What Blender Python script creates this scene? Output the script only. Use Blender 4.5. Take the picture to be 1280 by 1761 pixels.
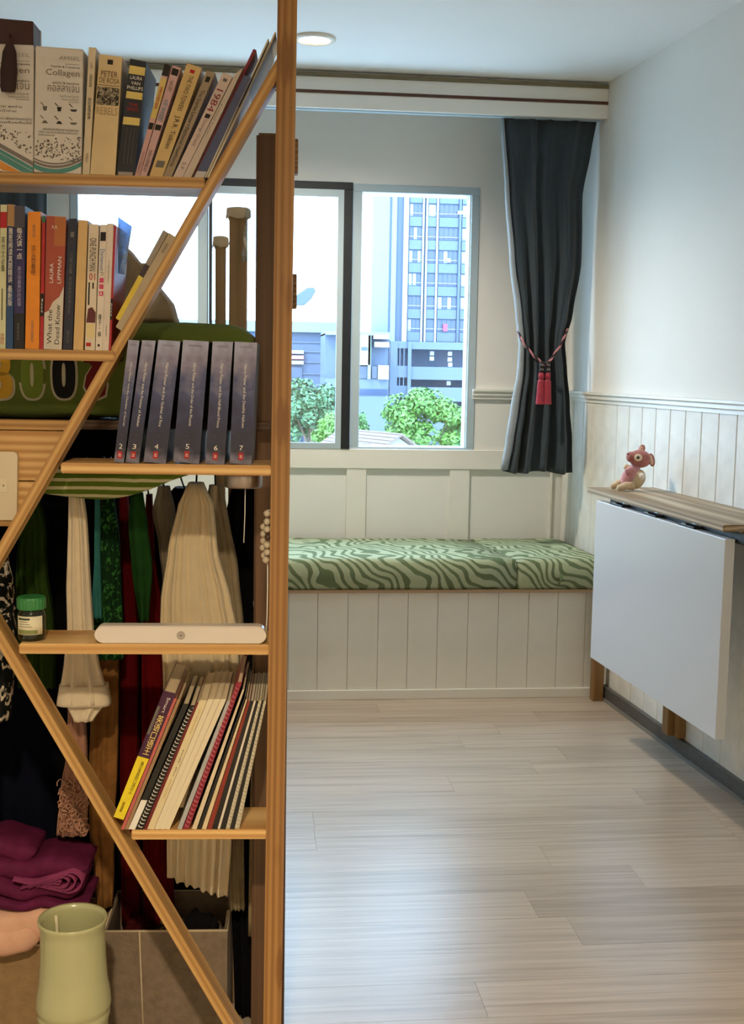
import bpy, bmesh, math, random
from mathutils import Vector, Matrix, noise
R = math.radians
random.seed(7)
for o in list(bpy.data.objects): bpy.data.objects.remove(o)
sc = bpy.context.scene
COL = sc.collection

# ------------------------------------------------------------------ camera
FPX, YAW, PITCH, ROLL = 2100.0, R(6.15), R(6.68), R(1.0)
EYE = Vector((0, 0, 1.33))
fw = Vector((math.sin(YAW)*math.cos(PITCH), math.cos(YAW)*math.cos(PITCH), -math.sin(PITCH)))
r0 = Vector((math.cos(YAW), -math.sin(YAW), 0)); u0 = r0.cross(fw)
CR = r0*math.cos(ROLL) + u0*math.sin(ROLL); CU = u0*math.cos(ROLL) - r0*math.sin(ROLL)
cd = bpy.data.cameras.new('camera'); cam = bpy.data.objects.new('camera', cd); COL.objects.link(cam)
cd.sensor_fit = 'VERTICAL'; cd.sensor_height = 36; cd.lens = 36*FPX/1761; cd.clip_start = 0.05; cd.clip_end = 900
cam.matrix_world = Matrix(((CR.x, CU.x, -fw.x, EYE.x), (CR.y, CU.y, -fw.y, EYE.y), (CR.z, CU.z, -fw.z, EYE.z), (0, 0, 0, 1)))
sc.camera = cam
# ------------------------------------------------------------------ light
sc.view_settings.view_transform = 'Standard'; sc.view_settings.look = 'None'
sc.view_settings.gamma = 1; sc.view_settings.use_curve_mapping = False
sc.view_settings.exposure = 0.55
SKY_STRENGTH, SUN_STRENGTH = 8.6, 3.4
ROOM_LAMP, FRONT_LAMP = 70.0, 215.0
wd = bpy.data.worlds.new('sky'); sc.world = wd; wd.use_nodes = True
nt = wd.node_tree; nt.nodes.clear()
wo = nt.nodes.new('ShaderNodeOutputWorld'); bg = nt.nodes.new('ShaderNodeBackground')
tc = nt.nodes.new('ShaderNodeTexCoord'); nz = nt.nodes.new('ShaderNodeTexNoise'); rp = nt.nodes.new('ShaderNodeValToRGB')
nz.inputs['Scale'].default_value = 3.0; nz.inputs['Detail'].default_value = 4
rp.color_ramp.elements[0].position = 0.35; rp.color_ramp.elements[0].color = (0.40, 0.66, 1.0, 1)
rp.color_ramp.elements[1].position = 0.65; rp.color_ramp.elements[1].color = (0.62, 0.81, 1.0, 1)
nt.links.new(tc.outputs['Generated'], nz.inputs['Vector']); nt.links.new(nz.outputs['Fac'], rp.inputs['Fac'])
nt.links.new(rp.outputs['Color'], bg.inputs['Color']); bg.inputs['Strength'].default_value = SKY_STRENGTH
nt.links.new(bg.outputs['Background'], wo.inputs['Surface'])
sd = bpy.data.lights.new('sun_offscreen', 'SUN'); sd.energy = SUN_STRENGTH; sd.angle = R(2); sd.color = (1, 0.95, 0.85)
so = bpy.data.objects.new('sun_offscreen', sd); COL.objects.link(so)
so.rotation_euler = (R(32), R(-24), 0); so.location = (0, -20, 60)

# ------------------------------------------------------------------ helpers: pixels to places
def ray(px, py): return CR*(px-640) + CU*(880.5-py) + fw*FPX
def hitz(px, py, z): r = ray(px, py); return EYE + r*((z-EYE.z)/r.z)
def hity(px, py, y): r = ray(px, py); return EYE + r*(y/r.y)
class Frame:
    """a vertical reference plane: u along it, v away from the viewer, z up"""
    def __init__(s, o, a): s.o = Vector(o); s.U = Vector((math.cos(a), math.sin(a), 0)); s.V = Vector((-math.sin(a), math.cos(a), 0))
    def hit(s, px, py, v=0.0):
        r = ray(px, py); P = s.o + s.V*v
        return EYE + r*((P-EYE).dot(s.V)/r.dot(s.V))
    def uz(s, px, py, v=0.0): h = s.hit(px, py, v); return (h-s.o).dot(s.U), h.z
    def w(s, u, v, z): q = s.o + s.U*u + s.V*v; return Vector((q.x, q.y, z))
h = hity(490, 880, 2.0)
SH = Frame((h.x, h.y, 0), R(-2.9))             # front plane of the wooden shelf
YF, YB, HC = 4.802, 5.413, 2.511                # bench front, back wall, ceiling height
BK = Frame((0, 0, 0), 0)                        # v is world y
XC = 1.458                                      # corner of back and right wall
RWA = math.atan2(-0.99728, 0.07377)
RW = Frame((XC, YB, 0), RWA)                    # right wall: u towards the viewer, v into the wall
if RW.V.x < 0: raise RuntimeError
# ------------------------------------------------------------------ helpers: materials
def lin(c): return tuple(((v/255)/12.92 if v <= 10 else (((v/255)+0.055)/1.055)**2.4) for v in c)
MATS = {}
def mat(name, rgb, rough=0.6, metal=0.0, var=0.0, vs=8.0, bump=0.0, bs=60.0, sheen=0.0, coat=0.0, emit=None, es=1.0, trans=0.0, spec=None):
    if name in MATS: return MATS[name]
    m = bpy.data.materials.new(name); m.use_nodes = True; MATS[name] = m
    n = m.node_tree.nodes; l = m.node_tree.links; b = n['Principled BSDF']
    c = lin(rgb); b.inputs['Base Color'].default_value = (*c, 1)
    b.inputs['Roughness'].default_value = rough; b.inputs['Metallic'].default_value = metal
    if spec is not None: b.inputs['Specular IOR Level'].default_value = spec
    if sheen: b.inputs['Sheen Weight'].default_value = sheen
    if coat: b.inputs['Coat Weight'].default_value = coat; b.inputs['Coat Roughness'].default_value = 0.1
    if trans: b.inputs['Transmission Weight'].default_value = trans
    if emit: b.inputs['Emission Color'].default_value = (*lin(emit), 1); b.inputs['Emission Strength'].default_value = es
    tcn = n.new('ShaderNodeTexCoord')
    if var:
        t = n.new('ShaderNodeTexNoise'); t.inputs['Scale'].default_value = vs; t.inputs['Detail'].default_value = 5
        l.new(tcn.outputs['Object'], t.inputs['Vector'])
        r = n.new('ShaderNodeValToRGB'); e = r.color_ramp.elements
        e[0].position = 0.3; e[1].position = 0.7
        e[0].color = tuple(max(0, v*(1-var)) for v in c) + (1,); e[1].color = tuple(min(1, v*(1+var)) for v in c) + (1,)
        l.new(t.outputs['Fac'], r.inputs['Fac']); l.new(r.outputs['Color'], b.inputs['Base Color'])
    if bump:
        t = n.new('ShaderNodeTexNoise'); t.inputs['Scale'].default_value = bs; t.inputs['Detail'].default_value = 3
        l.new(tcn.outputs['Object'], t.inputs['Vector'])
        bp = n.new('ShaderNodeBump'); bp.inputs['Strength'].default_value = bump; bp.inputs['Distance'].default_value = 0.004
        l.new(t.outputs['Fac'], bp.inputs['Height']); l.new(bp.outputs['Normal'], b.inputs['Normal'])
    return m
def wood(name, c1, c2, rough=0.5, across=26.0, along=1.6, rings=0.35, rnd=0.12, knots=False):
    """grain runs along the object's local x"""
    if name in MATS: return MATS[name]
    m = bpy.data.materials.new(name); m.use_nodes = True; MATS[name] = m
    n = m.node_tree.nodes; l = m.node_tree.links; b = n['Principled BSDF']
    tcn = n.new('ShaderNodeTexCoord'); oi = n.new('ShaderNodeObjectInfo')
    off = n.new('ShaderNodeVectorMath'); off.operation = 'ADD'
    sc3 = n.new('ShaderNodeVectorMath'); sc3.operation = 'SCALE'; sc3.inputs['Scale'].default_value = 40
    cx = n.new('ShaderNodeCombineXYZ')
    for k in range(3): l.new(oi.outputs['Random'], cx.inputs[k])
    l.new(cx.outputs[0], sc3.inputs[0]); l.new(tcn.outputs['Object'], off.inputs[0]); l.new(sc3.outputs[0], off.inputs[1])
    mp = n.new('ShaderNodeMapping'); mp.inputs['Scale'].default_value = (along, across, across)
    l.new(off.outputs[0], mp.inputs['Vector'])
    t1 = n.new('ShaderNodeTexNoise'); t1.inputs['Scale'].default_value = 1.0; t1.inputs['Detail'].default_value = 6; t1.inputs['Distortion'].default_value = 0.6
    l.new(mp.outputs[0], t1.inputs['Vector'])
    mp2 = n.new('ShaderNodeMapping'); mp2.inputs['Scale'].default_value = (along*0.5, across*0.45, across*0.45)
    l.new(off.outputs[0], mp2.inputs['Vector'])
    wv = n.new('ShaderNodeTexWave'); wv.wave_type = 'BANDS'; wv.bands_direction = 'Z'; wv.inputs['Scale'].default_value = 1.3
    wv.inputs['Distortion'].default_value = 5; wv.inputs['Detail'].default_value = 3; wv.inputs['Detail Scale'].default_value = 0.8
    l.new(mp2.outputs[0], wv.inputs['Vector'])
    mx = n.new('ShaderNodeMix'); mx.inputs[0].default_value = rings
    l.new(t1.outputs['Fac'], mx.inputs[2]); l.new(wv.outputs['Fac'], mx.inputs[3])
    r = n.new('ShaderNodeValToRGB'); e = r.color_ramp.elements
    e[0].position = 0.22; e[1].position = 0.78; e[0].color = (*lin(c2), 1); e[1].color = (*lin(c1), 1)
    if knots:
        mp3 = n.new('ShaderNodeMapping'); mp3.inputs['Scale'].default_value = (5.0, 16.0, 16.0); l.new(off.outputs[0], mp3.inputs['Vector'])
        vo = n.new('ShaderNodeTexVoronoi'); vo.inputs['Scale'].default_value = 1.0; l.new(mp3.outputs[0], vo.inputs['Vector'])
        kr = n.new('ShaderNodeMapRange'); kr.inputs[1].default_value = 0.06; kr.inputs[2].default_value = 0.24; kr.inputs[3].default_value = -0.5; kr.inputs[4].default_value = 0.0
        l.new(vo.outputs['Distance'], kr.inputs[0]); ka = n.new('ShaderNodeMath'); ka.operation = 'ADD'; l.new(mx.outputs[0], ka.inputs[0]); l.new(kr.outputs[0], ka.inputs[1]); l.new(ka.outputs[0], r.inputs['Fac'])
    else: l.new(mx.outputs[0], r.inputs['Fac'])
    hs = n.new('ShaderNodeHueSaturation')
    ma = n.new('ShaderNodeMath'); ma.operation = 'MULTIPLY_ADD'; ma.inputs[1].default_value = 2*rnd; ma.inputs[2].default_value = 1-rnd
    l.new(oi.outputs['Random'], ma.inputs[0]); l.new(ma.outputs[0], hs.inputs['Value']); l.new(r.outputs['Color'], hs.inputs['Color'])
    l.new(hs.outputs['Color'], b.inputs['Base Color']); b.inputs['Roughness'].default_value = rough
    bp = n.new('ShaderNodeBump'); bp.inputs['Strength'].default_value = 0.05; bp.inputs['Distance'].default_value = 0.001
    l.new(mx.outputs[0], bp.inputs['Height']); l.new(bp.outputs['Normal'], b.inputs['Normal'])
    return m
def pattern(name, c1, c2, kind, scale, lo=0.45, hi=0.55, rough=0.9, dist=6.0, c3=None):
    """two-colour printed cloth"""
    if name in MATS: return MATS[name]
    m = bpy.data.materials.new(name); m.use_nodes = True; MATS[name] = m
    n = m.node_tree.nodes; l = m.node_tree.links; b = n['Principled BSDF']
    tcn = n.new('ShaderNodeTexCoord')
    if kind == 'zebra':
        t = n.new('ShaderNodeTexNoise'); t.inputs['Scale'].default_value = scale*0.16; t.inputs['Detail'].default_value = 1.5
        l.new(tcn.outputs['Object'], t.inputs['Vector'])
        ma = n.new('ShaderNodeMath'); ma.operation = 'MULTIPLY'; ma.inputs[1].default_value = dist
        l.new(t.outputs['Fac'], ma.inputs[0]); s = n.new('ShaderNodeMath'); s.operation = 'SINE'
        dt = n.new('ShaderNodeVectorMath'); dt.operation = 'DOT_PRODUCT'; dt.inputs[1].default_value = (120, 60, 110); l.new(tcn.outputs['Object'], dt.inputs[0])
        ad0 = n.new('ShaderNodeMath'); ad0.operation = 'ADD'; l.new(ma.outputs[0], ad0.inputs[0]); l.new(dt.outputs['Value'], ad0.inputs[1]); l.new(ad0.outputs[0], s.inputs[0])
        t2 = n.new('ShaderNodeTexNoise'); t2.inputs['Scale'].default_value = scale*1.2
        l.new(tcn.outputs['Object'], t2.inputs['Vector'])
        a2 = n.new('ShaderNodeMath'); a2.operation = 'ADD'; l.new(s.outputs[0], a2.inputs[0]); l.new(t2.outputs['Fac'], a2.inputs[1])
        fac = a2.outputs[0]
    elif kind == 'stripe':
        t = n.new('ShaderNodeTexWave'); t.bands_direction = 'Z'; t.inputs['Scale'].default_value = scale; t.inputs['Distortion'].default_value = 1.0
        l.new(tcn.outputs['Object'], t.inputs['Vector']); fac = t.outputs['Fac']
    else:
        t = n.new('ShaderNodeTexVoronoi' if kind == 'voronoi' else 'ShaderNodeTexNoise'); t.inputs['Scale'].default_value = scale
        l.new(tcn.outputs['Object'], t.inputs['Vector'])
        if kind != 'voronoi': t.inputs['Distortion'].default_value = 2.0
        fac = t.outputs[0]
    r = n.new('ShaderNodeValToRGB'); e = r.color_ramp.elements
    e[0].position = lo; e[1].position = hi; e[0].color = (*lin(c1), 1); e[1].color = (*lin(c2), 1)
    if c3: k = r.color_ramp.elements.new(min(1, hi+0.12)); k.color = (*lin(c3), 1)
    l.new(fac, r.inputs['Fac']); l.new(r.outputs['Color'], b.inputs['Base Color'])
    b.inputs['Roughness'].default_value = rough; b.inputs['Specular IOR Level'].default_value = 0.15
    return m
def glass_mat(name, tint, gloss=0.06):
    m = bpy.data.materials.new(name); m.use_nodes = True; MATS[name] = m
    n = m.node_tree.nodes; l = m.node_tree.links; n.clear()
    o = n.new('ShaderNodeOutputMaterial'); t = n.new('ShaderNodeBsdfTransparent'); g = n.new('ShaderNodeBsdfGlossy'); x = n.new('ShaderNodeMixShader')
    t.inputs[0].default_value = (*tint, 1); g.inputs['Roughness'].default_value = 0.02; x.inputs[0].default_value = gloss
    l.new(t.outputs[0], x.inputs[1]); l.new(g.outputs[0], x.inputs[2]); l.new(x.outputs[0], o.inputs[0])
    return m
# ------------------------------------------------------------------ helpers: objects
def props(o, label=None, cat=None, group=None, kind=None):
    if label: o['label'] = label
    if cat: o['category'] = cat
    if group: o['group'] = group
    if kind: o['kind'] = kind
    return o
def thing(name, label, cat, loc, group=None):
    o = bpy.data.objects.new(name, None); COL.objects.link(o); o.location = loc; o.empty_display_size = 0.05
    return props(o, label, cat, group)
def wloc(o):
    p = Vector(o.location); q = o.parent
    while q: p = p + q.location; q = q.parent
    return p
class MB:
    """collects geometry in world coordinates and links it as one mesh object"""
    def __init__(s): s.v = []; s.f = []; s.sm = []
    def add(s, vs, fs, smooth=False):
        k = len(s.v); s.v += [Vector(p) for p in vs]; s.f += [tuple(i+k for i in f) for f in fs]; s.sm += [smooth]*len(fs); return s
    def hexa(s, a, b):
        """a, b: quads (4 points each) joined"""
        return s.add(list(a)+list(b), [(0, 1, 2, 3), (7, 6, 5, 4), (0, 4, 5, 1), (1, 5, 6, 2), (2, 6, 7, 3), (3, 7, 4, 0)])
    def prism(s, poly, vec):
        n = len(poly); vec = Vector(vec)
        return s.add(list(poly)+[Vector(p)+vec for p in poly], [tuple(range(n))[::-1], tuple(range(n, 2*n))] + [(i, (i+1) % n, n+(i+1) % n, n+i) for i in range(n)])
    def box(s, fr, u0, u1, v0, v1, z0, z1):
        return s.hexa([fr.w(u0, v0, z0), fr.w(u1, v0, z0), fr.w(u1, v0, z1), fr.w(u0, v0, z1)], [fr.w(u0, v1, z0), fr.w(u1, v1, z0), fr.w(u1, v1, z1), fr.w(u0, v1, z1)])
    def abox(s, x0, x1, y0, y1, z0, z1): return s.box(BK, x0, x1, y0, y1, z0, z1)
    def loft(s, rings, cap=True, smooth=True, closed=True):
        n = len(rings[0]); vs = [p for r in rings for p in r]; fs = []
        for j in range(len(rings)-1):
            for i in range(n if closed else n-1):
                a = j*n+i; b = j*n+(i+1) % n; fs.append((a, b, b+n, a+n))
        s.add(vs, fs, smooth)
        if cap and closed:
            k = len(s.v)-len(vs); m = len(rings)-1
            s.f.append(tuple(k+i for i in range(n))[::-1]); s.f.append(tuple(k+m*n+i for i in range(n))); s.sm += [False, False]
        return s
    def tube(s, path, r, n=8, cap=True):
        path = [Vector(p) for p in path]; rings = []; prev = None
        for i, p in enumerate(path):
            d = (path[min(i+1, len(path)-1)]-path[max(i-1, 0)]).normalized()
            if prev is None:
                a = d.cross(Vector((0, 0, 1)))
                if a.length < 1e-3: a = d.cross(Vector((1, 0, 0)))
                a.normalize()
            else: a = (prev-d*prev.dot(d)).normalized()
            prev = a; b = d.cross(a); rr = r[i] if isinstance(r, (list, tuple)) else r
            rings.append([p+(a*math.cos(2*math.pi*k/n)+b*math.sin(2*math.pi*k/n))*rr for k in range(n)])
        return s.loft(rings, cap)
    def lathe(s, c, prof, n=32, axis=(0, 0, 1), cap=True):
        ax = Vector(axis).normalized(); a = ax.cross(Vector((0, 0, 1)))
        if a.length < 1e-3: a = Vector((1, 0, 0))
        a.normalize(); b = ax.cross(a); c = Vector(c)
        return s.loft([[c+ax*z+(a*math.cos(2*math.pi*k/n)+b*math.sin(2*math.pi*k/n))*r for k in range(n)] for r, z in prof], cap)
    def ball(s, c, rad, rot=None, n=16, m=10, lump=0.0, seed=0):
        c = Vector(c); rad = Vector(rad) if not isinstance(rad, (int, float)) else Vector((rad,)*3); rings = []
        for j in range(m+1):
            t = math.pi*max(0.02, min(0.98, j/m)) if 0 < j < m else (0.03 if j == 0 else math.pi-0.03)
            ring = []
            for i in range(n):
                p = 2*math.pi*i/n; d = Vector((math.sin(t)*math.cos(p), math.sin(t)*math.sin(p), math.cos(t)))
                k = 1+lump*noise.noise(d*2.3+Vector((seed, seed*1.7, 0)))
                q = Vector((d.x*rad.x, d.y*rad.y, d.z*rad.z))*k
                ring.append(c+(rot @ q if rot else q))
            rings.append(ring)
        return s.loft(rings)
    def build(s, name, m, parent=None, bevel=0.0, base=None, seg=2, smooth=None):
        xs = [p.x for p in s.v]; ys = [p.y for p in s.v]; zs = [p.z for p in s.v]
        o0 = wloc(parent) if parent else Vector((0, 0, 0))
        loc = Vector(base) if base else Vector(((min(xs)+max(xs))/2, (min(ys)+max(ys))/2, min(zs)))
        me = bpy.data.meshes.new(name); me.from_pydata([tuple(p-loc) for p in s.v], [], s.f)
        me.polygons.foreach_set('use_smooth', s.sm if smooth is None else [smooth]*len(s.f)); me.update()
        bm = bmesh.new(); bm.from_mesh(me); bmesh.ops.recalc_face_normals(bm, faces=bm.faces)
        if bevel: bmesh.ops.bevel(bm, geom=bm.edges[:], offset=bevel, segments=seg, affect='EDGES', profile=0.6, clamp_overlap=True)
        bm.to_mesh(me); bm.free()
        me.materials.append(m)
        o = bpy.data.objects.new(name, me); COL.objects.link(o); o.location = loc-o0
        if parent: o.parent = parent
        return o
def board(name, a, b, wdir, w, t, m, parent=None, bevel=0.0015):
    """a plank from a to b (centre line), w wide along wdir, t thick; local x runs along it so the grain does too"""
    a = Vector(a); b = Vector(b); x = (b-a).normalized(); y = Vector(wdir); y = (y-x*y.dot(x)).normalized(); z = x.cross(y)
    L = (b-a).length; me = bpy.data.meshes.new(name); bm = bmesh.new(); bmesh.ops.create_cube(bm, size=1)
    for q in bm.verts: q.co = Vector((q.co.x*L, q.co.y*w, q.co.z*t))
    if bevel: bmesh.ops.bevel(bm, geom=bm.edges[:], offset=min(bevel, t*0.4), segments=2, affect='EDGES')
    bm.to_mesh(me); bm.free(); me.materials.append(m)
    o = bpy.data.objects.new(name, me); COL.objects.link(o)
    c = (a+b)/2-(wloc(parent) if parent else Vector())
    o.matrix_basis = Matrix(((x.x, y.x, z.x, c.x), (x.y, y.y, z.y, c.y), (x.z, y.z, z.z, c.z), (0, 0, 0, 1)))
    if parent: o.parent = parent
    return o
TEXTS = []
def text(parent, s, c, ex, ey, w, h, m, name='lettering'):
    """queue lettering, fitted into w x h metres, centred on c, reading along ex with letter tops along ey"""
    TEXTS.append((parent, s, Vector(c), Vector(ex).normalized(), Vector(ey).normalized(), w, h, m, name))
def flush_texts():
    tmp = []
    for T in TEXTS:
        cu = bpy.data.curves.new('t', 'FONT'); cu.body = T[1]; cu.align_x = 'CENTER'; cu.resolution_u = 2; cu.space_line = 0.95
        o = bpy.data.objects.new('t', cu); COL.objects.link(o); tmp.append(o)
    bpy.context.view_layer.update(); dg = bpy.context.evaluated_depsgraph_get()
    for T, o in zip(TEXTS, tmp):
        parent, s, c, ex, ey, w, h, m, name = T
        me = bpy.data.meshes.new_from_object(o.evaluated_get(dg)); me.name = name
        if not len(me.vertices): continue
        xs = [v.co.x for v in me.vertices]; ys = [v.co.y for v in me.vertices]
        x0, x1, y0, y1 = min(xs), max(xs), min(ys), max(ys); sx = w/max(1e-6, x1-x0); sy = h/max(1e-6, y1-y0)
        for v in me.vertices: v.co = ex*((v.co.x-(x0+x1)/2)*sx) + ey*((v.co.y-(y0+y1)/2)*sy)
        me.materials.clear(); me.materials.append(m)
        t = bpy.data.objects.new(name, me); COL.objects.link(t); t.location = c-wloc(parent); t.parent = parent
    for o in tmp:
        cu = o.data; bpy.data.objects.remove(o); bpy.data.curves.remove(cu)
def struct(o, label, cat): return props(o, label, cat, kind='structure')

# ------------------------------------------------------------------ materials
M_wall = mat('wall_paint', (230, 229, 222), 0.75, var=0.02, vs=3, bump=0.05, bs=150)
M_wallr = M_wall
M_ceil = mat('ceiling_paint', (240, 241, 239), 0.8, var=0.015, vs=2)
M_white = mat('white_satin', (232, 230, 220), 0.35, var=0.02, vs=5)
M_plank = mat('white_plank', (232, 230, 218), 0.45, var=0.03, vs=9, bump=0.08, bs=90)
M_plankr = mat('mottled_white_plank', (230, 228, 218), 0.5, var=0.08, vs=14, bump=0.1, bs=70)
M_gap = mat('subfloor', (116, 104, 90), 0.9)
M_brown = mat('brown_groove', (82, 50, 36), 0.6)
M_olive = mat('olive_strip', (120, 112, 84), 0.5)
M_base = wood('grey_vinyl', (92, 92, 88), (58, 58, 56), 0.45, across=60, along=2)
M_alu = mat('grey_window_frame', (176, 194, 202), 0.4, 0.1)
M_black = mat('black_gasket', (20, 26, 32), 0.5)
M_glass = glass_mat('window_glass', (0.93, 0.98, 1.0))
M_floor = wood('vinyl_floor', (196, 180, 161), (152, 136, 118), 0.30, across=85, along=3.0, rings=0.25, rnd=0.05)
M_pine = wood('pine', (214, 172, 108), (164, 118, 62), 0.45, across=46, along=1.4, rings=0.38, rnd=0.06, knots=True)
M_pinel = wood('pale_pine', (232, 192, 128), (196, 146, 84), 0.45, across=36, along=1.2, rings=0.55, rnd=0.05)
M_post = wood('post_pine', (184, 138, 80), (132, 90, 46), 0.45, across=50, along=1.0, rings=0.32, rnd=0.04, knots=True)
M_dark = wood('dark_wood', (118, 88, 62), (72, 50, 36), 0.55, across=60, along=1.0)
M_grey_wood = wood('weathered_wood', (196, 178, 148), (132, 110, 82), 0.55, across=34, along=1.6, rings=0.5)
M_stake = wood('stake_wood', (186, 156, 118), (128, 100, 72), 0.6, across=50, along=1.2)
M_leg = wood('leg_wood', (160, 120, 70), (110, 76, 40), 0.5, across=60, along=1.4)
M_tabw = mat('white_laminate', (206, 210, 214), 0.3, coat=0.2)
M_page = mat('book_pages', (226, 210, 176), 0.8, var=0.05, vs=120)
M_ink = mat('black_print', (26, 24, 24), 0.7)
M_paperw = mat('white_print', (236, 232, 222), 0.7)
M_goldp = mat('yellow_print', (232, 196, 60), 0.6)
M_redp = mat('red_print', (176, 26, 30), 0.6)
M_greyp = mat('grey_print', (110, 104, 96), 0.7)

# ================================================================== the setting
DW = SH.V
# floor with its planks
fl = MB().abox(-2.2, 2.1, -1.8, 5.6, -0.06, -0.004).build('floor', M_gap)
struct(fl, 'pale greige vinyl plank floor with horizontal grain', 'floor')
pm = None; PW, PL = 0.15, 1.22; row = 0; y = -1.7
while y < YF+0.05:
    x = -2.15-random.random()*PL
    while x < 2.05:
        x0, x1 = max(x, -2.15), min(x+PL, 2.05)
        if x1-x0 > 0.05:
            full = x1-x0 > PL-1e-4
            if full and pm:
                o = bpy.data.objects.new('plank', pm); COL.objects.link(o)
                o.location = Vector((x0, y, -0.004))-fl.location; o.parent = fl
            else:
                o = MB().abox(x0, x0+(x1-x0)-0.0007, y, y+PW-0.0007, -0.004, 0).build('plank', M_floor, fl, base=(x0, y, -0.004))
                if full: pm = o.data
        x += PL
    y += PW; row += 1
ce = MB().abox(-2.2, 2.1, -1.8, 5.6, HC, HC+0.08).build('ceiling', M_ceil); struct(ce, 'smooth off white ceiling', 'ceiling')
WX0, WX1 = hity(120, 330, YB).x, hity(826, 330, YB).x
WZ0, WZ1 = 0.972, 2.128
wb = MB(); wb.abox(-2.2, WX0, YB, YB+0.14, 0, HC); wb.abox(WX1, 2.0, YB, YB+0.14, 0, HC)
wb.abox(WX0, WX1, YB, YB+0.14, 0, WZ0); wb.abox(WX0, WX1, YB, YB+0.14, WZ1, HC)
wall_back = struct(wb.build('wall_back', M_wall), 'white painted wall around the window above the green bench', 'wall')
wr = MB().box(RW, -0.1, 7.4, 0, 0.1, 0, HC).build('wall_right', M_wallr); struct(wr, 'smooth white painted wall above the planked dado by the fold-down table', 'wall')
struct(MB().abox(-2.2, -2.1, -1.8, 5.5, 0, HC).build('wall_left', M_wall), 'white painted wall on the far side of the wardrobe', 'wall')
struct(MB().abox(-2.2, 2.1, -1.8, -1.7, 0, HC).build('wall_rear', M_wall), 'white painted wall opposite the window', 'wall')
# dado planks of the right wall, chair rails, skirting
RZ = 1.212; u = 0.01; pr = None
while u < 5.2:
    z0 = 0.0
    if pr is None:
        o = MB().box(RW, u, u+0.125, -0.012, 0, z0, RZ).build('plank', M_plankr, wr, bevel=0.003, seg=1, base=RW.w(u, 0, 0)); pr = o.data
    else:
        o = bpy.data.objects.new('plank', pr); COL.objects.link(o); o.location = RW.w(u, 0, 0)-wr.location; o.parent = wr
    u += 0.1275
def rail(fr, u0, u1, v, name, label):
    prof = [(0, 1.205), (-0.014, 1.205), (-0.014, 1.218), (-0.022, 1.222), (-0.022, 1.235), (-0.03, 1.24), (-0.03, 1.249), (0, 1.249)]
    return struct(MB().loft([[fr.w(u, v+q, z) for q, z in prof] for u in (u0, u1)], smooth=False).build(name, M_white), label, 'trim')
rail(RW, 0.0, 5.2, -0.002, 'trim_1', 'white moulded chair rail along the planked wall by the fold-down table')
rail(BK, WX1-0.012, XC, YB, 'trim_2', 'short white chair rail between window and corner behind the curtain')
bb = MB().box(RW, YB-YF+0.02, 5.2, -0.03, -0.012, 0, 0.058).build('baseboard_right', M_base); struct(bb, 'dark grey vinyl skirting under the fold-down table', 'baseboard')
MB().box(RW, YB-YF+0.02, 5.2, -0.036, -0.03, 0, 0.012).build('skirting_lip', mat('grey_lip', (130, 128, 122), 0.5), bb)
# raised panels under the window sill
zr = hity(700, 806, YB).z
ap = MB().abox(-2.05, XC-0.0, YB-0.018, YB, zr, WZ0+0.004).build('trim_3', M_white, bevel=0.002, seg=1); struct(ap, 'wide white rail under the window sill', 'trim')
for px0, px1 in ((230, 262), (420, 452), (595, 629), (772, 806), (944, 948)):
    a, b = hity(px0, 860, YB).x, hity(px1, 860, YB).x
    MB().abox(a, b, YB-0.014, YB, 0.5, zr).build('stile', M_white, ap, bevel=0.0015, seg=1)
# pelmet along the ceiling
YP = 5.035; pe = MB().abox(-2.1, 1.487, YP, YP+0.02, 2.365, 2.486).build('trim_4', M_white, bevel=0.002, seg=1)
struct(pe, 'white curtain pelmet under the ceiling with a brown groove', 'trim')
MB().abox(-2.1, 1.487, YP-0.004, YP+0.02, 2.421, 2.433).build('groove', M_brown, pe)
MB().abox(-2.1, 1.487, YP-0.006, YP+0.02, 2.486, 2.499).build('top_strip', M_olive, pe)
MB().abox(-2.1, 1.47, YP+0.022, YP+0.034, 2.44, HC+0.002).build('backing_strip', M_white, pe)
MB().abox(-2.1, 1.475, YP+0.04, YP+0.07, 2.365, 2.38).build('curtain_track', M_alu, pe)

# window
def wx(px, py=560): return hity(px, py, YB).x
wn = thing('window_1', 'wide sliding window with grey frames and one black edged sash', 'window', ((WX0+WX1)/2, YB, WZ0)); wn['kind'] = 'structure'
def wbar(x0, x1, z0, z1, y0=-0.006, y1=0.08, m=M_alu, name='frame', par=wn):
    return MB().abox(x0, x1, YB+y0, YB+y1, z0, z1).build(name, m, par, bevel=0.002, seg=1)
gx = [wx(135, 400), wx(340, 400), wx(367, 400), wx(590), wx(603), wx(620), wx(806)]
wbar(WX0, WX1, WZ1-0.034, WZ1, y1=0.12); wbar(WX0, WX1, WZ0, WZ0+0.014, y1=0.12)
wbar(gx[6], WX1, WZ0+0.014, WZ1-0.034, y1=0.12); wbar(WX0, gx[0], WZ0+0.014, WZ1-0.034, y1=0.12)
wbar(gx[4]+0.002, gx[5], WZ0+0.014, WZ1-0.034, y1=0.12); wbar(gx[1], gx[2]-0.02, WZ0+0.014, WZ1-0.034, y1=0.12)
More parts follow.
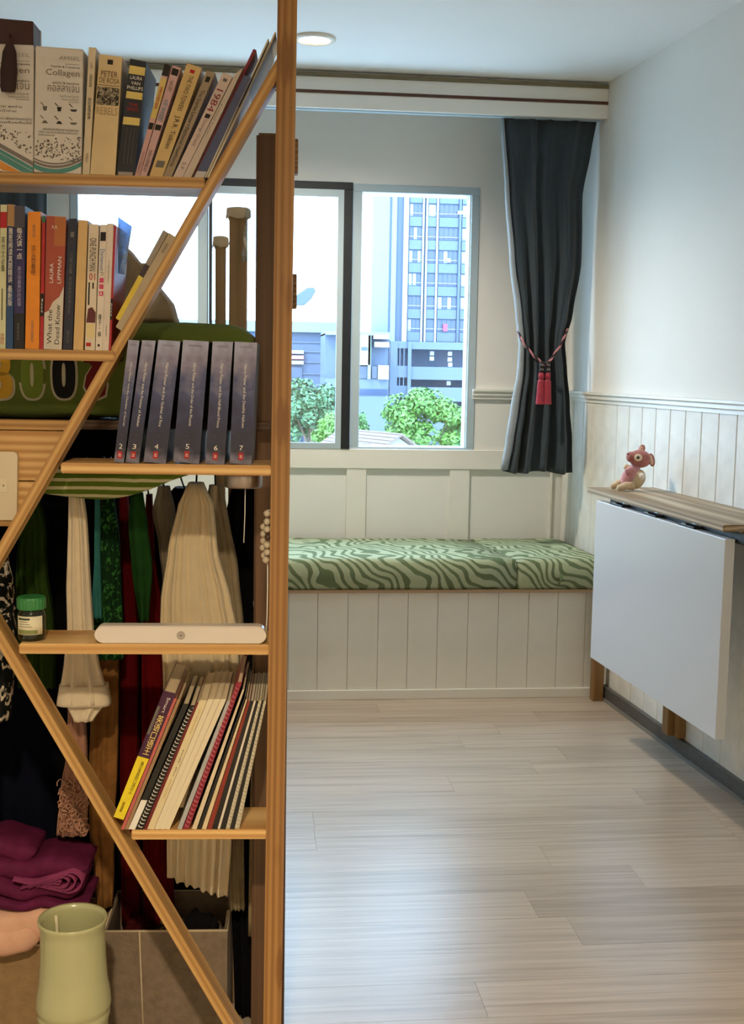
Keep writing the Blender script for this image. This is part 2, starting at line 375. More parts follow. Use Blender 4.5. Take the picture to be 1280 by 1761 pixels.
# inner lips of the right pane and the black edged sash
wbar(gx[6]-0.006, gx[6], WZ0+0.014, WZ1-0.034, 0.01, 0.04, name='glazing_bead', m=M_white)
sash = wbar(gx[2]-0.018, gx[4]+0.001, WZ1-0.03, WZ1+0.002, -0.022, -0.008, M_black, 'sash')
MB().abox(gx[3]-0.004, gx[4]+0.001, YB-0.022, YB-0.008, WZ0+0.004, WZ1-0.03).build('sash_edge', M_black, sash)
MB().abox(gx[2]-0.018, gx[2]-0.004, YB-0.022, YB-0.008, WZ0+0.004, WZ1-0.03).build('sash_edge', M_black, sash)
MB().abox(gx[2]-0.004, gx[3]-0.004, YB-0.02, YB-0.006, WZ1-0.062, WZ1-0.03).build('sash_rail', M_alu, sash)
MB().abox(gx[3]-0.03, gx[3]-0.004, YB-0.02, YB-0.006, WZ0+0.03, WZ1-0.062).build('sash_rail', M_alu, sash)
MB().abox(gx[2]-0.004, gx[3]-0.004, YB-0.02, YB-0.006, WZ0+0.004, WZ0+0.03).build('sash_rail', M_alu, sash)
for a, b, yy in ((gx[0], gx[1], 0.05), (gx[2]-0.01, gx[3], 0.0), (gx[5], gx[6], 0.05)):
    MB().abox(a-0.004, b+0.004, YB+yy, YB+yy+0.005, WZ0+0.008, WZ1-0.03).build('pane', M_glass, wn)

# ceiling lamps: the one in view and its neighbours along the ceiling
M_lampglow = mat('lamp_diffuser', (255, 236, 214), 0.5, emit=(255, 226, 196), es=7.0)
def downlight(x, y, power, col, label, bulb):
    t = thing('ceiling_downlight', label, 'ceiling light', (x, y, HC-0.02), 'round ceiling downlights')
    MB().lathe((x, y, HC), [(0.078, 0.0), (0.078, -0.006), (0.07, -0.012), (0.06, -0.012), (0.056, -0.004)], 40, cap=False).build('trim_ring', M_white, t)
    MB().lathe((x, y, HC), [(0.058, -0.003), (0.058, -0.005), (0.001, -0.006)], 32).build('diffuser', M_lampglow, t)
    ld = bpy.data.lights.new('downlight', 'SPOT'); ld.energy = power; ld.color = col; ld.shadow_soft_size = 0.05; ld.spot_size = R(150); ld.spot_blend = 0.8
    lo = bpy.data.objects.new(bulb, ld); COL.objects.link(lo); lo.location = Vector((0, 0, -0.01)); lo.parent = t
    return t
dl = hitz(541, 65, HC)
downlight(dl.x, dl.y, ROOM_LAMP, (1.0, 0.90, 0.76), 'round recessed downlight glowing near the white curtain pelmet', 'downlight_bulb')
downlight(-0.12, -0.35, FRONT_LAMP, (1.0, 0.80, 0.54), 'round warm recessed downlight facing the wooden bookshelf', 'ceiling_lamp_front_offscreen')

# ================================================================== window bench, cushions
bn = thing('window_bench', 'long white planked window bench with a thin wooden seat edge', 'bench', (0.3, YF+0.3, 0))
BX0, BX1 = -2.1, 1.50
def bxr(y): return XC+(YB-y)*0.074-0.013          # x of the right wall surface at depth y
MB().hexa([(BX0, YF+0.012, 0), (bxr(YF+0.012), YF+0.012, 0), (bxr(YF+0.012), YF+0.012, 0.442), (BX0, YF+0.012, 0.442)],
          [(BX0, YB-0.016, 0), (bxr(YB), YB-0.016, 0), (bxr(YB), YB-0.016, 0.442), (BX0, YB-0.016, 0.442)]).build('carcass', M_plank, bn)
edges = [BX0, -1.85, -1.72, -1.59, -1.46, -1.33, -1.2, -1.07, -0.94, -0.81, -0.68, -0.55, -0.42, -0.29, -0.16, -0.03, 0.1, 0.19] + [hity(p, 1100, YF).x for p in (546, 598, 650, 701, 752, 804, 856, 908, 958, 1006)] + [bxr(YF)]
for a, b in zip(edges, edges[1:]):
    MB().abox(a+0.0006, b-0.0006, YF, YF+0.012, 0.04, 0.442).build('plank', M_plank, bn, bevel=0.0015, seg=1)
MB().abox(BX0, bxr(YF), YF-0.008, YF+0.004, 0, 0.04).build('base_trim', M_white, bn, bevel=0.003)
MB().hexa([(BX0, YF-0.03, 0.442), (bxr(YF-0.03), YF-0.03, 0.442), (bxr(YF-0.03), YF-0.03, 0.455), (BX0, YF-0.03, 0.455)],
          [(BX0, YB-0.016, 0.442), (bxr(YB), YB-0.016, 0.442), (bxr(YB), YB-0.016, 0.455), (BX0, YB-0.016, 0.455)]).build('seat_board', wood('seat_edge', (176, 150, 116), (140, 112, 82), 0.5), bn)
M_zebra = pattern('zebra_cloth', (104, 118, 86), (168, 177, 144), 'zebra', 32.0, 0.10, 0.40, 0.85, 46.0)
def cushion(x0, x1, xb0, xb1, label, seed, taper=0):
    z0, z1 = 0.455, 0.581; n = 14; rings = []
    prof = [(YF-0.022, 0.0), (YF-0.03, 0.02), (YF-0.034, 0.06), (YF-0.03, 0.105), (YF-0.014, 0.122), (YF+0.02, 0.126), (YF+0.2, 0.127), (YF+0.42, 0.127), (YB-0.05, 0.126), (YB-0.025, 0.12), (YB-0.02, 0.06), (YB-0.022, 0.0)]
    for i in range(n+1):
        s = i/n; k = 1.0
        e = min(s, 1-s)*n
        sh = 0.0 if e >= 1 else (1-e)*0.006
        r = []
        for y, z in prof:
            tt = (y-YF)/(YB-YF); xx = (x0+(xb0-x0)*tt)*(1-s)+(x1+(xb1-x1)*tt)*s
            zz = z0+z+(noise.noise(Vector((xx*3+seed, y*4, z*9)))*0.004 if z > 0.0 else 0)-(sh if z > 0.1 else 0)
            yy = y+(noise.noise(Vector((xx*5, z*20, seed)))*0.005 if y < YF else 0)+(sh if y < YF+0.05 else 0)
            r.append(Vector((xx, yy, zz)))
        rings.append(r)
    o = MB().loft(rings).build('seat_cushion', M_zebra); props(o, label, 'cushion'); return o
xs = hity(886, 960, YF).x
c1 = cushion(-2.0, xs-0.002, -2.0, xs-0.09, 'long green zebra patterned bench cushion under the window', 1)
c2 = cushion(xs+0.002, bxr(YF)-0.03, xs-0.086, bxr(YB)-0.012, 'short green zebra patterned bench cushion beside the fold-down table', 5)
sx = hity(962, 1000, YF-0.03)
MB().tube([sx+Vector((0.01, -0.006, 0.03)), sx+Vector((0.004, -0.012, 0.01)), sx+Vector((-0.006, -0.012, -0.012))], [0.004, 0.006, 0.004], 6).build('strap', mat('strap_green', (92, 108, 70), 0.9), c2)

# ================================================================== curtains
M_curt = mat('charcoal_curtain', (44, 56, 64), 0.85, var=0.08, vs=60, bump=0.1, bs=400, sheen=0.2)
def garment(fr, name, label, cat, rows, v, d, folds, amp, m, seed=0, group=None, n=64, mm=28, px=True, parent=None, hem=0.0, rail=None, slant=0.0):
    """folded cloth hanging in a plane: rows are (y, left x, right x)"""
    rw = []
    for (y, a, b) in rows:
        if px: (ua, za), (ub, zb) = fr.uz(a, y, v), fr.uz(b, y, v); rw.append(((za+zb)/2, ua, ub))
        else: rw.append((y, a, b))
    rings = []; top, bot = rw[0][0], rw[-1][0]
    for j in range(mm+1):
        t = j/mm; z = top+(bot-top)*t; k = 0
        while k < len(rw)-2 and z < rw[k+1][0]: k += 1
        s = (z-rw[k][0])/(rw[k+1][0]-rw[k][0]); s = s*s*(3-2*s)*0.5+s*0.5
        ua = rw[k][1]+(rw[k+1][1]-rw[k][1])*s; ub = rw[k][2]+(rw[k+1][2]-rw[k][2])*s
        am = amp*(0.45+0.55*t); ring = []
        for i in range(n):
            a = 2*math.pi*i/n; c = math.cos(a); sn = math.sin(a)
            x = c*abs(c)**-0.25 if abs(c) > 1e-6 else 0
            x = max(-1, min(1, x))
            f = math.sin(folds*math.pi*(x+seed*0.37)+0.5*math.sin(t*4+seed)+0.9*math.sin(x*3.1+seed)) + 0.4*math.sin(folds*1.7*math.pi*x+seed*2+t*2)
            edge = abs(sn)**0.5
            off = -math.copysign(d/2*edge, sn)-am*f*(0.4+0.6*edge)
            zz = z+(hem*math.sin(x*5+seed)+slant*x)*max(0, (t-0.6)/0.4)
            uu = (ua+ub)/2+(ub-ua)/2*x+0.12*am*noise.noise(Vector((x*4, z*9, seed)))
            ring.append(fr.w(uu, v+off, zz))
        rings.append(ring)
    b = MB().loft(rings)
    if parent: return b.build(name, m, parent)
    if rail is None:
        o = b.build(name, m); props(o, label, cat, group); return o
    u = (rw[0][1]+rw[0][2])/2
    t = thing(name, label, cat, fr.w(u, v, bot), group); b.build('cloth', m, t)
    sg = 1 if v > rail[0]+0.03 else -1; rv, rz0, q = rail[0], rail[1], 0.0132
    MB().tube([fr.w(u, v, top-0.01), fr.w(u, (v+rv+sg*q)/2, (top+rz0)/2-0.01)]+[fr.w(u, rv+sg*q*math.cos(R(k)), rz0+q*math.sin(R(k))) for k in (-20, 20, 55, 90, 125, 155)], 0.0018, 6).build('hanger_hook', MATS.get('hook_steel') or mat('hook_steel', (60, 60, 62), 0.4, 0.8), t)
    return t
YC = 5.12
tcur = thing('curtain', 'dark charcoal curtain tied with a red tassel cord beside the window', 'curtain', BK.w(hity(930, 800, YC).x, YC, 0.9))
garment(BK, 'cloth', None, None, [(196, 862, 1028), (260, 867, 1016), (330, 872, 1002), (450, 880, 1000), (540, 889, 985), (590, 896, 972), (640, 894, 976), (700, 884, 981), (760, 874, 984), (812, 865, 985)], YC, 0.03, 4.2, 0.028, M_curt, 1.3, n=160, mm=46, parent=tcur, hem=0.006)
# paler grey strip along the window-side edge of the curtain
garment(BK, 'edge_strip', None, None, [(205, 862, 867), (330, 869, 876), (450, 877, 886), (540, 887, 898), (590, 893, 902), (640, 890, 901), (700, 879, 893), (760, 870, 884), (808, 862, 874)], YC-0.012, 0.03, 1, 0.003, mat('pale_curtain_edge', (146, 154, 158), 0.8), 2.0, n=20, mm=30, parent=tcur)
garment(BK, 'curtain', 'dark charcoal curtain hanging at the wardrobe end of the window', 'curtain', [(190, -130, 82), (330, -130, 80), (560, -130, 80), (800, -130, 80)], YC, 0.03, 7.0, 0.02, M_curt, 2.7, n=120, mm=20)
# tassel tieback
YT = YC-0.075
tb = thing('curtain_tieback', 'twisted pink and black cord with red tassels around the charcoal curtain', 'tieback', hity(938, 695, YT))
M_red = mat('tassel_red', (150, 34, 52), 0.6, var=0.25, vs=120); M_pinkr = mat('cord_pink', (186, 120, 126), 0.6); M_cordb = mat('cord_black', (34, 18, 22), 0.6)
def rope(pts, r, nm, m, ph):
    P = []
    N = 90
    for i in range(N+1):
        t = i/N*(len(pts)-1); k = min(int(t), len(pts)-2); s = t-k
        p0, p1, p2, p3 = pts[max(k-1, 0)], pts[k], pts[k+1], pts[min(k+2, len(pts)-1)]
        q = 0.5*((2*p1)+(p2-p0)*s+(2*p0-5*p1+4*p2-p3)*s*s+(3*p1-p0-3*p2+p3)*s**3)
        a = i*0.55+ph
        P.append(q+Vector((0, math.cos(a), math.sin(a)))*r*0.8)
    MB().tube(P, r, 6).build(nm, m, tb)
pts = [hity(890, 566, YC+0.03), hity(894, 578, YT+0.03), hity(906, 597, YT), hity(922, 615, YT-0.01), hity(938, 626, YT-0.015), hity(952, 612, YT-0.01), hity(966, 590, YT+0.01), hity(974, 572, YT+0.035), hity(977, 564, YC+0.03)]
rope(pts, 0.0045, 'cord', M_pinkr, 0); rope(pts, 0.0045, 'cord', M_cordb, math.pi)
for k, px in enumerate((932, 943)):
    a = hity(px, 622, YT-0.02)
    zt, zk, zs, zb = 0, hity(px, 641, YT).z-a.z, hity(px, 651, YT).z-a.z, hity(px, 695, YT).z-a.z
    MB().lathe(a, [(0.004, zt+0.004), (0.010, zt-0.004), (0.011, zk/2), (0.009, zk/2-0.003), (0.012, zk+0.004), (0.010, zk)], 14).build('knot_head', M_cordb, tb)
    for q in range(4):
        MB().ball(a+Vector((0.004*(q % 2*2-1), -0.011, zk*(0.3+0.4*(q//2)))), 0.0035, n=8, m=6).build('bead', mat('grey_bead', (120, 116, 112), 0.4), tb)
    MB().lathe(a, [(0.010, zk), (0.013, zk-0.008), (0.012, zs), (0.009, zs-0.002)], 14).build('collar', M_red, tb)
    n = 36; prof = [(0.009, zs), (0.015, zs-0.012), (0.017, (zs+zb)/2), (0.020, zb)]
    MB().loft([[a+Vector((math.cos(2*math.pi*i/n)*r*(1+0.07*math.sin(i*math.pi)), math.sin(2*math.pi*i/n)*r*0.75*(1+0.10*(i % 2)), z)) for i in range(n)] for r, z in prof], smooth=False).build('tassel_skirt', M_red, tb)

# ================================================================== fold-down table and plush
ZT = 0.912
p1 = hitz(1015, 839, ZT); off = -(p1-RW.o).dot(RW.V); uu1 = (p1-RW.o).dot(RW.U)-0.03      # how far the shelf stands out
p2 = hitz(1238, 903, ZT); uu2 = (p2-RW.o).dot(RW.U)
ft = thing('fold_down_table', 'wall mounted folding table with weathered wooden top and hanging white leaf', 'table', RW.w((uu1+uu2)/2, -0.1, 0))
board('table_top', RW.w(uu1, -off/2-0.006, ZT-0.010), RW.w(uu2, -off/2-0.006, ZT-0.010), RW.V, off-0.012, 0.020, M_grey_wood, ft, 0.003)
vp_ = -off-0.0
q0 = RW.uz(1026, 862, vp_); q1 = RW.uz(1015, 1130, vp_); q2 = RW.uz(1248, 925, vp_)
zt_, zb_ = (q0[1]+q2[1])/2, q1[1]
ua, ub = (q0[0]+q1[0])/2, q2[0]
leaf = MB().box(RW, ua, ub, vp_, vp_+0.030, zb_, zt_).build('leaf', M_tabw, ft, bevel=0.002)
MB().box(RW, ua+0.05, uu2+0.1, vp_+0.034, vp_+0.05, zt_-0.012, ZT-0.021).build('hinge_rail', M_black, ft)
M_steel = mat('hinge_steel', (190, 196, 200), 0.25, 1.0)
for k in (0.12, 0.40, 0.68):
    u = ua+(ub-ua)*k
    hb = MB().box(RW, u, u+0.11, vp_+0.004, vp_+0.04, zt_, zt_+0.006).build('hinge', M_black, ft, bevel=0.001, seg=1)
    MB().tube([RW.w(u, vp_+0.033, zt_+0.008), RW.w(u+0.11, vp_+0.033, zt_+0.008)], 0.005, 8).build('hinge_pin', M_steel, hb)
    MB().box(RW, u+0.02, u+0.05, vp_+0.006, vp_+0.02, zt_+0.006, zt_+0.009).build('hinge_plate', M_steel, hb)
# wooden frame under the top
MB().box(RW, uu1+0.03, uu2+0.06, -0.05, -0.014, ZT-0.06, ZT-0.022).build('wall_cleat', M_leg, ft)
board('bracket_arm', RW.w(uu2-0.01, -0.02, ZT-0.04), RW.w(uu2-0.01, -off+0.07, ZT-0.03), RW.U, 0.03, 0.025, M_leg, ft)
l1 = hitz(1031, 1203, 0); l1u, l1v = (l1-RW.o).dot(RW.U), (l1-RW.o).dot(RW.V)
board('leg', RW.w(l1u+0.006, -0.058, 0), RW.w(l1u+0.006, -0.058, 0.441), RW.V, 0.044, 0.038, M_leg, ft, 0.002)
lu2, lz2 = RW.uz(1150, 1262, -0.05); lz2 = max(0.058, lz2)
board('leg', RW.w(lu2, -0.04, lz2), RW.w(lu2, -0.04, ZT-0.022), RW.V, 0.05, 0.05, M_leg, ft, 0.002)
board('leg_brace', RW.w(lu2+0.045, -0.03, lz2), RW.w(lu2+0.045, -0.03, ZT-0.022), RW.V, 0.03, 0.03, M_leg, ft, 0.002)
board('lower_rail', RW.w(l1u-0.014, -0.027, 0.40), RW.w(lu2+0.1, -0.027, 0.40), (0, 0, 1), 0.045, 0.024, M_leg, ft, 0.002)
# plush animal sitting against the planks
pc = hitz(1085, 844, ZT); PYY = pc.y
pl = thing('plush_toy', 'small plush animal with brownish pink head and beige legs sitting on the table top', 'plush toy', pc)
M_pk = mat('plush_brick_pink', (178, 112, 106), 0.95, var=0.15, vs=40, bump=0.4, bs=300, sheen=0.3)
M_pb = mat('plush_beige', (216, 194, 160), 0.95, var=0.06, vs=40, bump=0.4, bs=300, sheen=0.3)
M_pd = mat('plush_rose', (206, 146, 150), 0.95, var=0.12, vs=40, bump=0.4, bs=300, sheen=0.3)
PK = PYY/2100
def pw(px, py, dy=0.0): return hity(px, py+5, PYY+dy)
def pball(px, py, rx, rz, ry, nm, m, dy=0, tilt=0, par=pl):
    c = pw(px, py, dy); return MB().ball(c, (rx*PK, ry*PK, rz*PK), Matrix.Rotation(R(tilt), 3, 'Y'), 22, 16).build(nm, m, par)
body = pball(1085, 814, 15, 23, 14, 'body', M_pd, 0.0, 30)
pball(1097, 819, 13, 18, 12, 'belly', M_pb, -0.012, 22)
head = pball(1101, 784, 20, 16, 16, 'head', M_pk, 0.0, 8)
pball(1087, 781, 10, 10, 10, 'snout', M_pk, -0.004, 0, head)
pball(1082, 776, 4, 3, 5, 'nose', mat('plush_nose', (150, 90, 96), 0.9), -0.006, 0, head)
for nm, px, py, rx, rz, dy, tl in (('ear', 1121, 786, 6, 12, -0.012, -14), ('ear', 1104, 768, 6, 9, 0.022, 20)):
    e1 = pball(px, py, rx, rz, 3.5, nm, M_pk, dy, tl); pball(px-1, py+0.5, rx*0.65, rz*0.75, 2.2, 'inner_ear', mat('plush_ear', (228, 190, 166), 0.9), dy-0.006, tl, e1)
pball(1098, 782, 7.5, 6.5, 2.2, 'eye_patch', mat('plush_cream', (240, 222, 200), 0.9), -0.0315, 8); pball(1098, 782, 2.6, 2.4, 1.6, 'eye', mat('bead_eye', (20, 16, 16), 0.15), -0.036)
for xa, ya, xb_2, yb_2, dy in ((1090, 830, 1064, 835, -0.02), (1078, 824, 1053, 832, 0.022)):
    a, b = pw(xa, ya, dy), pw(xb_2, yb_2, dy); b.z = max(b.z, ZT+0.011); a.z = max(a.z, ZT+0.016)
    MB().tube([a, a*0.5+b*0.5+Vector((0, 0, 0.004)), b, b+(b-a)*0.1], [0.017, 0.0145, 0.011, 0.006], 12).build('leg', M_pb, pl)
for px, py, dy in ((1077, 806, -0.024), (1075, 797, 0.026)):
    a, b = pw(1088, 802, dy*0.8), pw(px, py, dy); MB().tube([a, (a+b)/2, b, b+(b-a)*0.12], [0.012, 0.011, 0.010, 0.005], 10).build('arm', M_pd if dy < 0 else M_pb, pl)
MB().ball(pw(1104, 814, -0.034), 0.0125, n=14, m=10, lump=0.08).build('pompom_tail', mat('pompom_white', (240, 234, 226), 0.95), pl)

# ================================================================== wooden bookshelf
SD = 0.11                                                   # depth of its boards
bs = thing('bookshelf', 'tall pine bookshelf with diagonal braces and short shelves dividing the room', 'bookshelf', SH.w(-0.25, 0.05, 0))
pu0 = (SH.uz(476, 50)[0]+SH.uz(463, 900)[0]+SH.uz(455, 1600)[0])/3+0.004
pu1 = (SH.uz(510, 50)[0]+SH.uz(499, 900)[0]+SH.uz(484, 1600)[0])/3
pt_, pb_ = SH.uz(493.5, 50), SH.uz(470.5, 1600)
def puc(z): return pb_[0]+(pt_[0]-pb_[0])*(z-pb_[1])/(pt_[1]-pb_[1])          # centre of the slightly leaning post
PWD = 0.0305
board('post', SH.w(puc(0), 0.025, 0), SH.w(puc(HC), 0.025, HC), SH.V, 0.05, PWD, M_post, bs, 0.002)
def pul(z): return puc(z)-PWD/2+0.001
LU = SH.uz(-62, 1010)[0]
board('post', SH.w(LU, 0.025, 0), SH.w(LU, 0.025, HC), SH.V, 0.05, PWD, M_post, bs, 0.002)
def shelf(z, ul, ur, m=M_pinel, t=0.017):
    return board('shelf', SH.w(ul, SD/2+0.001, z-t/2), SH.w(ur, SD/2+0.001, z-t/2), SH.V, SD, t, m, bs, 0.002)
Z1, Z2, Z3, Z4, Z5 = 1.628, 1.352, 1.170, 0.870, 0.550
LI = LU+0.018
shelf(Z1, LI, SH.uz(352, 318)[0], M_pine); shelf(Z2, LI, SH.uz(196, 600)[0], M_pine)
shelf(Z3, SH.uz(104, 800)[0], pul(Z3)); shelf(Z4, SH.uz(32, 1112)[0], pul(Z4)); shelf(Z5, SH.uz(226, 1436)[0], pul(Z5))
def brace(a, b):
    A, B = SH.hit(*a, 0.0), SH.hit(*b, 0.0); A, B = A+SH.V*0.031, B+SH.V*0.031
    return board('diagonal_brace', A, B, SH.V, 0.05, 0.0165, M_pine, bs, 0.0015)
brace((486, 100), (-44, 1024)); brace((-44, 1030), (450, 1862))
# a little steel bracket and knots where the boards meet
MB().box(SH, SH.uz(346, 330)[0], SH.uz(350, 330)[0], 0.02, 0.04, Z1-0.03, Z1-0.016).build('corner_bracket', M_steel, bs)

# ---------------------------------------------------------------- books
def bp(q, s, t): return (q[0]*(1-s)+q[1]*s)*(1-t)+(q[3]*(1-s)+q[2]*s)*t
class Book:
    def __init__(s, name, label, quad, z, cover, depth=0.13, group=None, cat='book', pages=M_page, v=0.004, back=None, lift=False, hard=0.001, drop=0.0):
        q = [SH.hit(x, y, v) for x, y in quad]
        if not lift:
            dz = min(q[0].z, q[1].z)-z
            q[0].z -= dz; q[1].z -= dz
        s.q = q; s.n = -SH.V; D = SH.V*depth
        base = (q[0]+q[1])/2; s.o = thing(name, label, cat, base+D/2, group)
        w = (q[1]-q[0]).length; e = min(0.3, max(0.08, 0.0011/max(w, 1e-4))); h = (q[3]-q[0]).length
        def quad_(s0, s1, t0, t1): return [bp(q, s0, t0), bp(q, s1, t0), bp(q, s1, t1), bp(q, s0, t1)]
        f = SH.V*0.0014
        b = MB(); b.prism(quad_(0, 1, 0, 1), f)
        for a, c in ((0, e), (1-e, 1)):
            k = [p+f for p in quad_(a, c, 0, 1)]; b.prism(k, D-f)
        s.cover = b.build('cover', cover, s.o)
        k = [p+f*1.01 for p in quad_(e*0.98, 1-e*0.98, 0.004, 1-0.0025/h)]
        MB().prism(k, D-f-SH.V*0.003).build('pages', pages, s.o)
        s.w = w; s.h = h
        if drop:                                  # curled top corner
            pass
    def patch(s, s0, s1, t0, t1, m, name='printed_band', proud=0.0003):
        a = [bp(s.q, s0, t0), bp(s.q, s1, t0), bp(s.q, s1, t1), bp(s.q, s0, t1)]
        return MB().prism([p+s.n*proud for p in a], SH.V*proud*0.9).build(name, m, s.o)
    def blob(s, pts, m, name='printed_picture', proud=0.0005):
        return MB().prism([bp(s.q, a, b)+s.n*proud for a, b in pts], SH.V*proud*0.9).build(name, m, s.o)
    def text(s, body, sc_, tc_, sw, th, m, mode='h', proud=0.0008):
        c = bp(s.q, sc_, tc_)+s.n*proud
        up = (bp(s.q, sc_, 1)-bp(s.q, sc_, 0)).normalized(); ac = (bp(s.q, 1, tc_)-bp(s.q, 0, tc_)).normalized()
        w = s.w*sw; h = s.h*th
        if mode == 'h': text(s.o, body, c, ac, up, w, h, m)
        elif mode == 'd': text(s.o, body, c, -up, ac, h, w, m)
        elif mode == 'u': text(s.o, body, c, up, -ac, h, w, m)
        elif mode == 'v': text(s.o, '\n'.join(body), c, ac, up, w, h, m)
def cm(name, rgb, rough=0.5, var=0.06): return mat(name, rgb, rough, var=var, vs=40)
def L1(x): return 293+0.045*x
# top shelf: two collagen cartons and the books beside them
GA, GB, GC, GD = 'books on the top shelf', 'books on the second shelf', 'numbered dark paperback set', 'notebooks on the bottom shelf'
M_box = cm('carton_white', (214, 208, 200), 0.5, 0.03); M_teal = cm('teal_print', (74, 138, 132)); M_orange = cm('orange_print', (214, 140, 52)); M_gband = cm('grey_band', (120, 112, 110))
class Carton(Book):
    def __init__(s, name, label, quad, z, depth):
        q = [SH.hit(x, y, 0.004) for x, y in quad]; dz = min(q[0].z, q[1].z)-z; q[0].z -= dz; q[1].z -= dz
        s.q = q; s.n = -SH.V; s.o = thing(name, label, 'box', (q[0]+q[1])/2+SH.V*depth/2, 'white cartons on the top shelf')
        s.w = (q[1]-q[0]).length; s.h = (q[3]-q[0]).length
        MB().prism(q, SH.V*depth).build('carton_body', M_box, s.o, bevel=0.001, seg=1)
        MB().prism([bp(q, 0.01, 0.995)+Vector((0, 0, 0.0005)), bp(q, 0.99, 0.995)+Vector((0, 0, 0.0005)), bp(q, 0.99, 0.999)+Vector((0, 0, 0.0012)), bp(q, 0.01, 0.999)+Vector((0, 0, 0.0012))], SH.V*(depth-0.004)).build('lid_flap', M_box, s.o)
def dots(b, s0, s1, t0f, t1f, n, seed):
    rr = random.Random(seed); m = MB()
    for k in range(n):
        s = s0+(s1-s0)*rr.random(); t = t0f(s)+(t1f(s)-t0f(s))*rr.random()**1.4; r = 0.0007+0.0011*rr.random()
        c = bp(b.q, s, t)+b.n*0.0005
        m.prism([c+SH.U*math.cos(a*math.pi/3)*r+Vector((0, 0, math.sin(a*math.pi/3)*r)) for a in range(6)], SH.V*0.0003)
    o = m.build('dot_print', M_greyp, b.o); o['kind'] = 'stuff'
def bands(b, curve, spec):
    for lo, hi, m in spec:
        N = 10; pts = [(i/N, max(0.003, min(0.99, curve(i/N)+lo))) for i in range(N+1)]+[(i/N, max(0.003, min(0.99, curve(i/N)+hi))) for i in range(N, -1, -1)]
        for i in range(N):
            a, c = pts[i], pts[i+1]; d, e = pts[2*N+1-i-1], pts[2*N+1-i]
            if d[1]-c[1] < 1e-4 and e[1]-a[1] < 1e-4: continue
            pass
        mb = MB()
        for i in range(N):
            x0, x1 = i/N, (i+1)/N
            def cl(x, o): return max(0.003, min(0.99, curve(x)+o))
            if cl(x0, hi)-cl(x0, lo) < 1e-3 and cl(x1, hi)-cl(x1, lo) < 1e-3: continue
            a = [bp(b.q, x0, cl(x0, lo)-1e-4), bp(b.q, x1, cl(x1, lo)-1e-4), bp(b.q, x1, cl(x1, hi)), bp(b.q, x0, cl(x0, hi))]
            mb.prism([p+b.n*0.0005 for p in a], SH.V*0.0004)
        if mb.v: mb.build('curved_band', m, b.o)
def cup(b, s, t, m, kind):
    c = bp(b.q, s, t)+b.n*0.0006; w = 0.0042
    P = lambda x, z: c+SH.U*x*w+Vector((0, 0, z*w))
    mb = MB()
    if kind == 0: mb.prism([P(-0.6, -1), P(0.5, -1), P(0.8, 0.6), P(-0.9, 0.6)], SH.V*0.0003)
    elif kind == 1: mb.prism([P(-1.4, 0), P(-0.8, -0.8), P(0.8, -0.8), P(1.4, 0)], SH.V*0.0003)
    else: mb.prism([P(-1.2, -0.8), P(1.2, -0.8), P(0.4, 0.2), P(-0.4, 0.2)], SH.V*0.0003)
    mb.prism([P(-1.8, 1.9), P(-1.5, 2.1), P(-0.3, 0.9), P(-0.5, 0.7)], SH.V*0.0003)
    mb.build('serving_icon', m, b.o)
def carton_print(b, full, curve, spec, seed):
    g, k = M_greyp, M_ink
    b.text('AMSEL', 0.72, 0.925, 0.44, 0.03, mat('silver_print', (150, 146, 140), 0.4), 'h')
    b.patch(0.62, 0.93, 0.876, 0.879, g, 'rule')
    b.text('Peptide & Tripeptide', 0.64, 0.852, 0.6, 0.020, k)
    b.text('Collagen', 0.58, 0.80, 0.7, 0.062, mat('taupe_print', (120, 108, 98), 0.6))
    b.text('amino & bamboo', 0.65, 0.725, 0.56, 0.018, k)
    b.text('คอลลาเจน', 0.6, 0.68, 0.66, 0.05, mat('taupe_print', (120, 108, 98), 0.6))
    b.text('ไฮโดรไลซ์', 0.72, 0.622, 0.4, 0.018, g); b.text('ไตรเปปไทด์', 0.74, 0.597, 0.36, 0.018, g)
    b.patch(0.7, 0.93, 0.575, 0.578, g, 'rule')
    if full:
        for i in range(6): cup(b, 0.22+0.3*(i % 3), 0.52-0.105*(i//3), (g, k, k, g, k, g)[i], (0, 0, 1, 2, 2, 1)[i])
        b.text('ผลิตภัณฑ์เสริมอาหารคอลลาเจน', 0.56, 0.352, 0.74, 0.02, k); b.text('ไม่ใช่ยา ไม่มีผลในการป้องกันหรือรักษาโรค', 0.5, 0.328, 0.82, 0.018, k); b.text('ชงดื่มวันละซอง', 0.26, 0.305, 0.34, 0.016, k)
        dots(b, 0.03, 0.97, lambda s: 0.09+0.05*(1-s), lambda s: 0.25+0.06*s, 150, seed)
    else:
        b.text('สะดวก พกง่าย', 0.56, 0.52, 0.5, 0.022, k); b.text('ละลายน้ำง่าย', 0.46, 0.485, 0.5, 0.02, k)
        b.text('ไม่มีกลิ่นคาว เพียงหนึ่งซองต่อวัน', 0.6, 0.425, 0.76, 0.022, k); b.text('ผสมเครื่องดื่มได้', 0.62, 0.395, 0.7, 0.02, k); b.text('ทุกวัน', 0.3, 0.36, 0.2, 0.018, k)
        dots(b, 0.3, 0.97, lambda s: 0.40-0.28*s, lambda s: 0.36-0.1*s+0.05, 60, seed)
    bands(b, curve, spec)
c = Carton('collagen_carton', 'white collagen carton with orange wave print, a dark box on top', [(-44, L1(-44)), (57, L1(57)), (58, 79), (-44, 75)], Z1, 0.062)
carton_print(c, False, lambda s: 0.30-0.24*s, [(-0.30, -0.19, M_orange), (-0.185, -0.175, M_paperw), (-0.17, -0.11, M_orange), (-0.10, -0.05, M_teal), (-0.045, -0.015, M_teal), (-0.005, 0.03, M_gband)], 3)
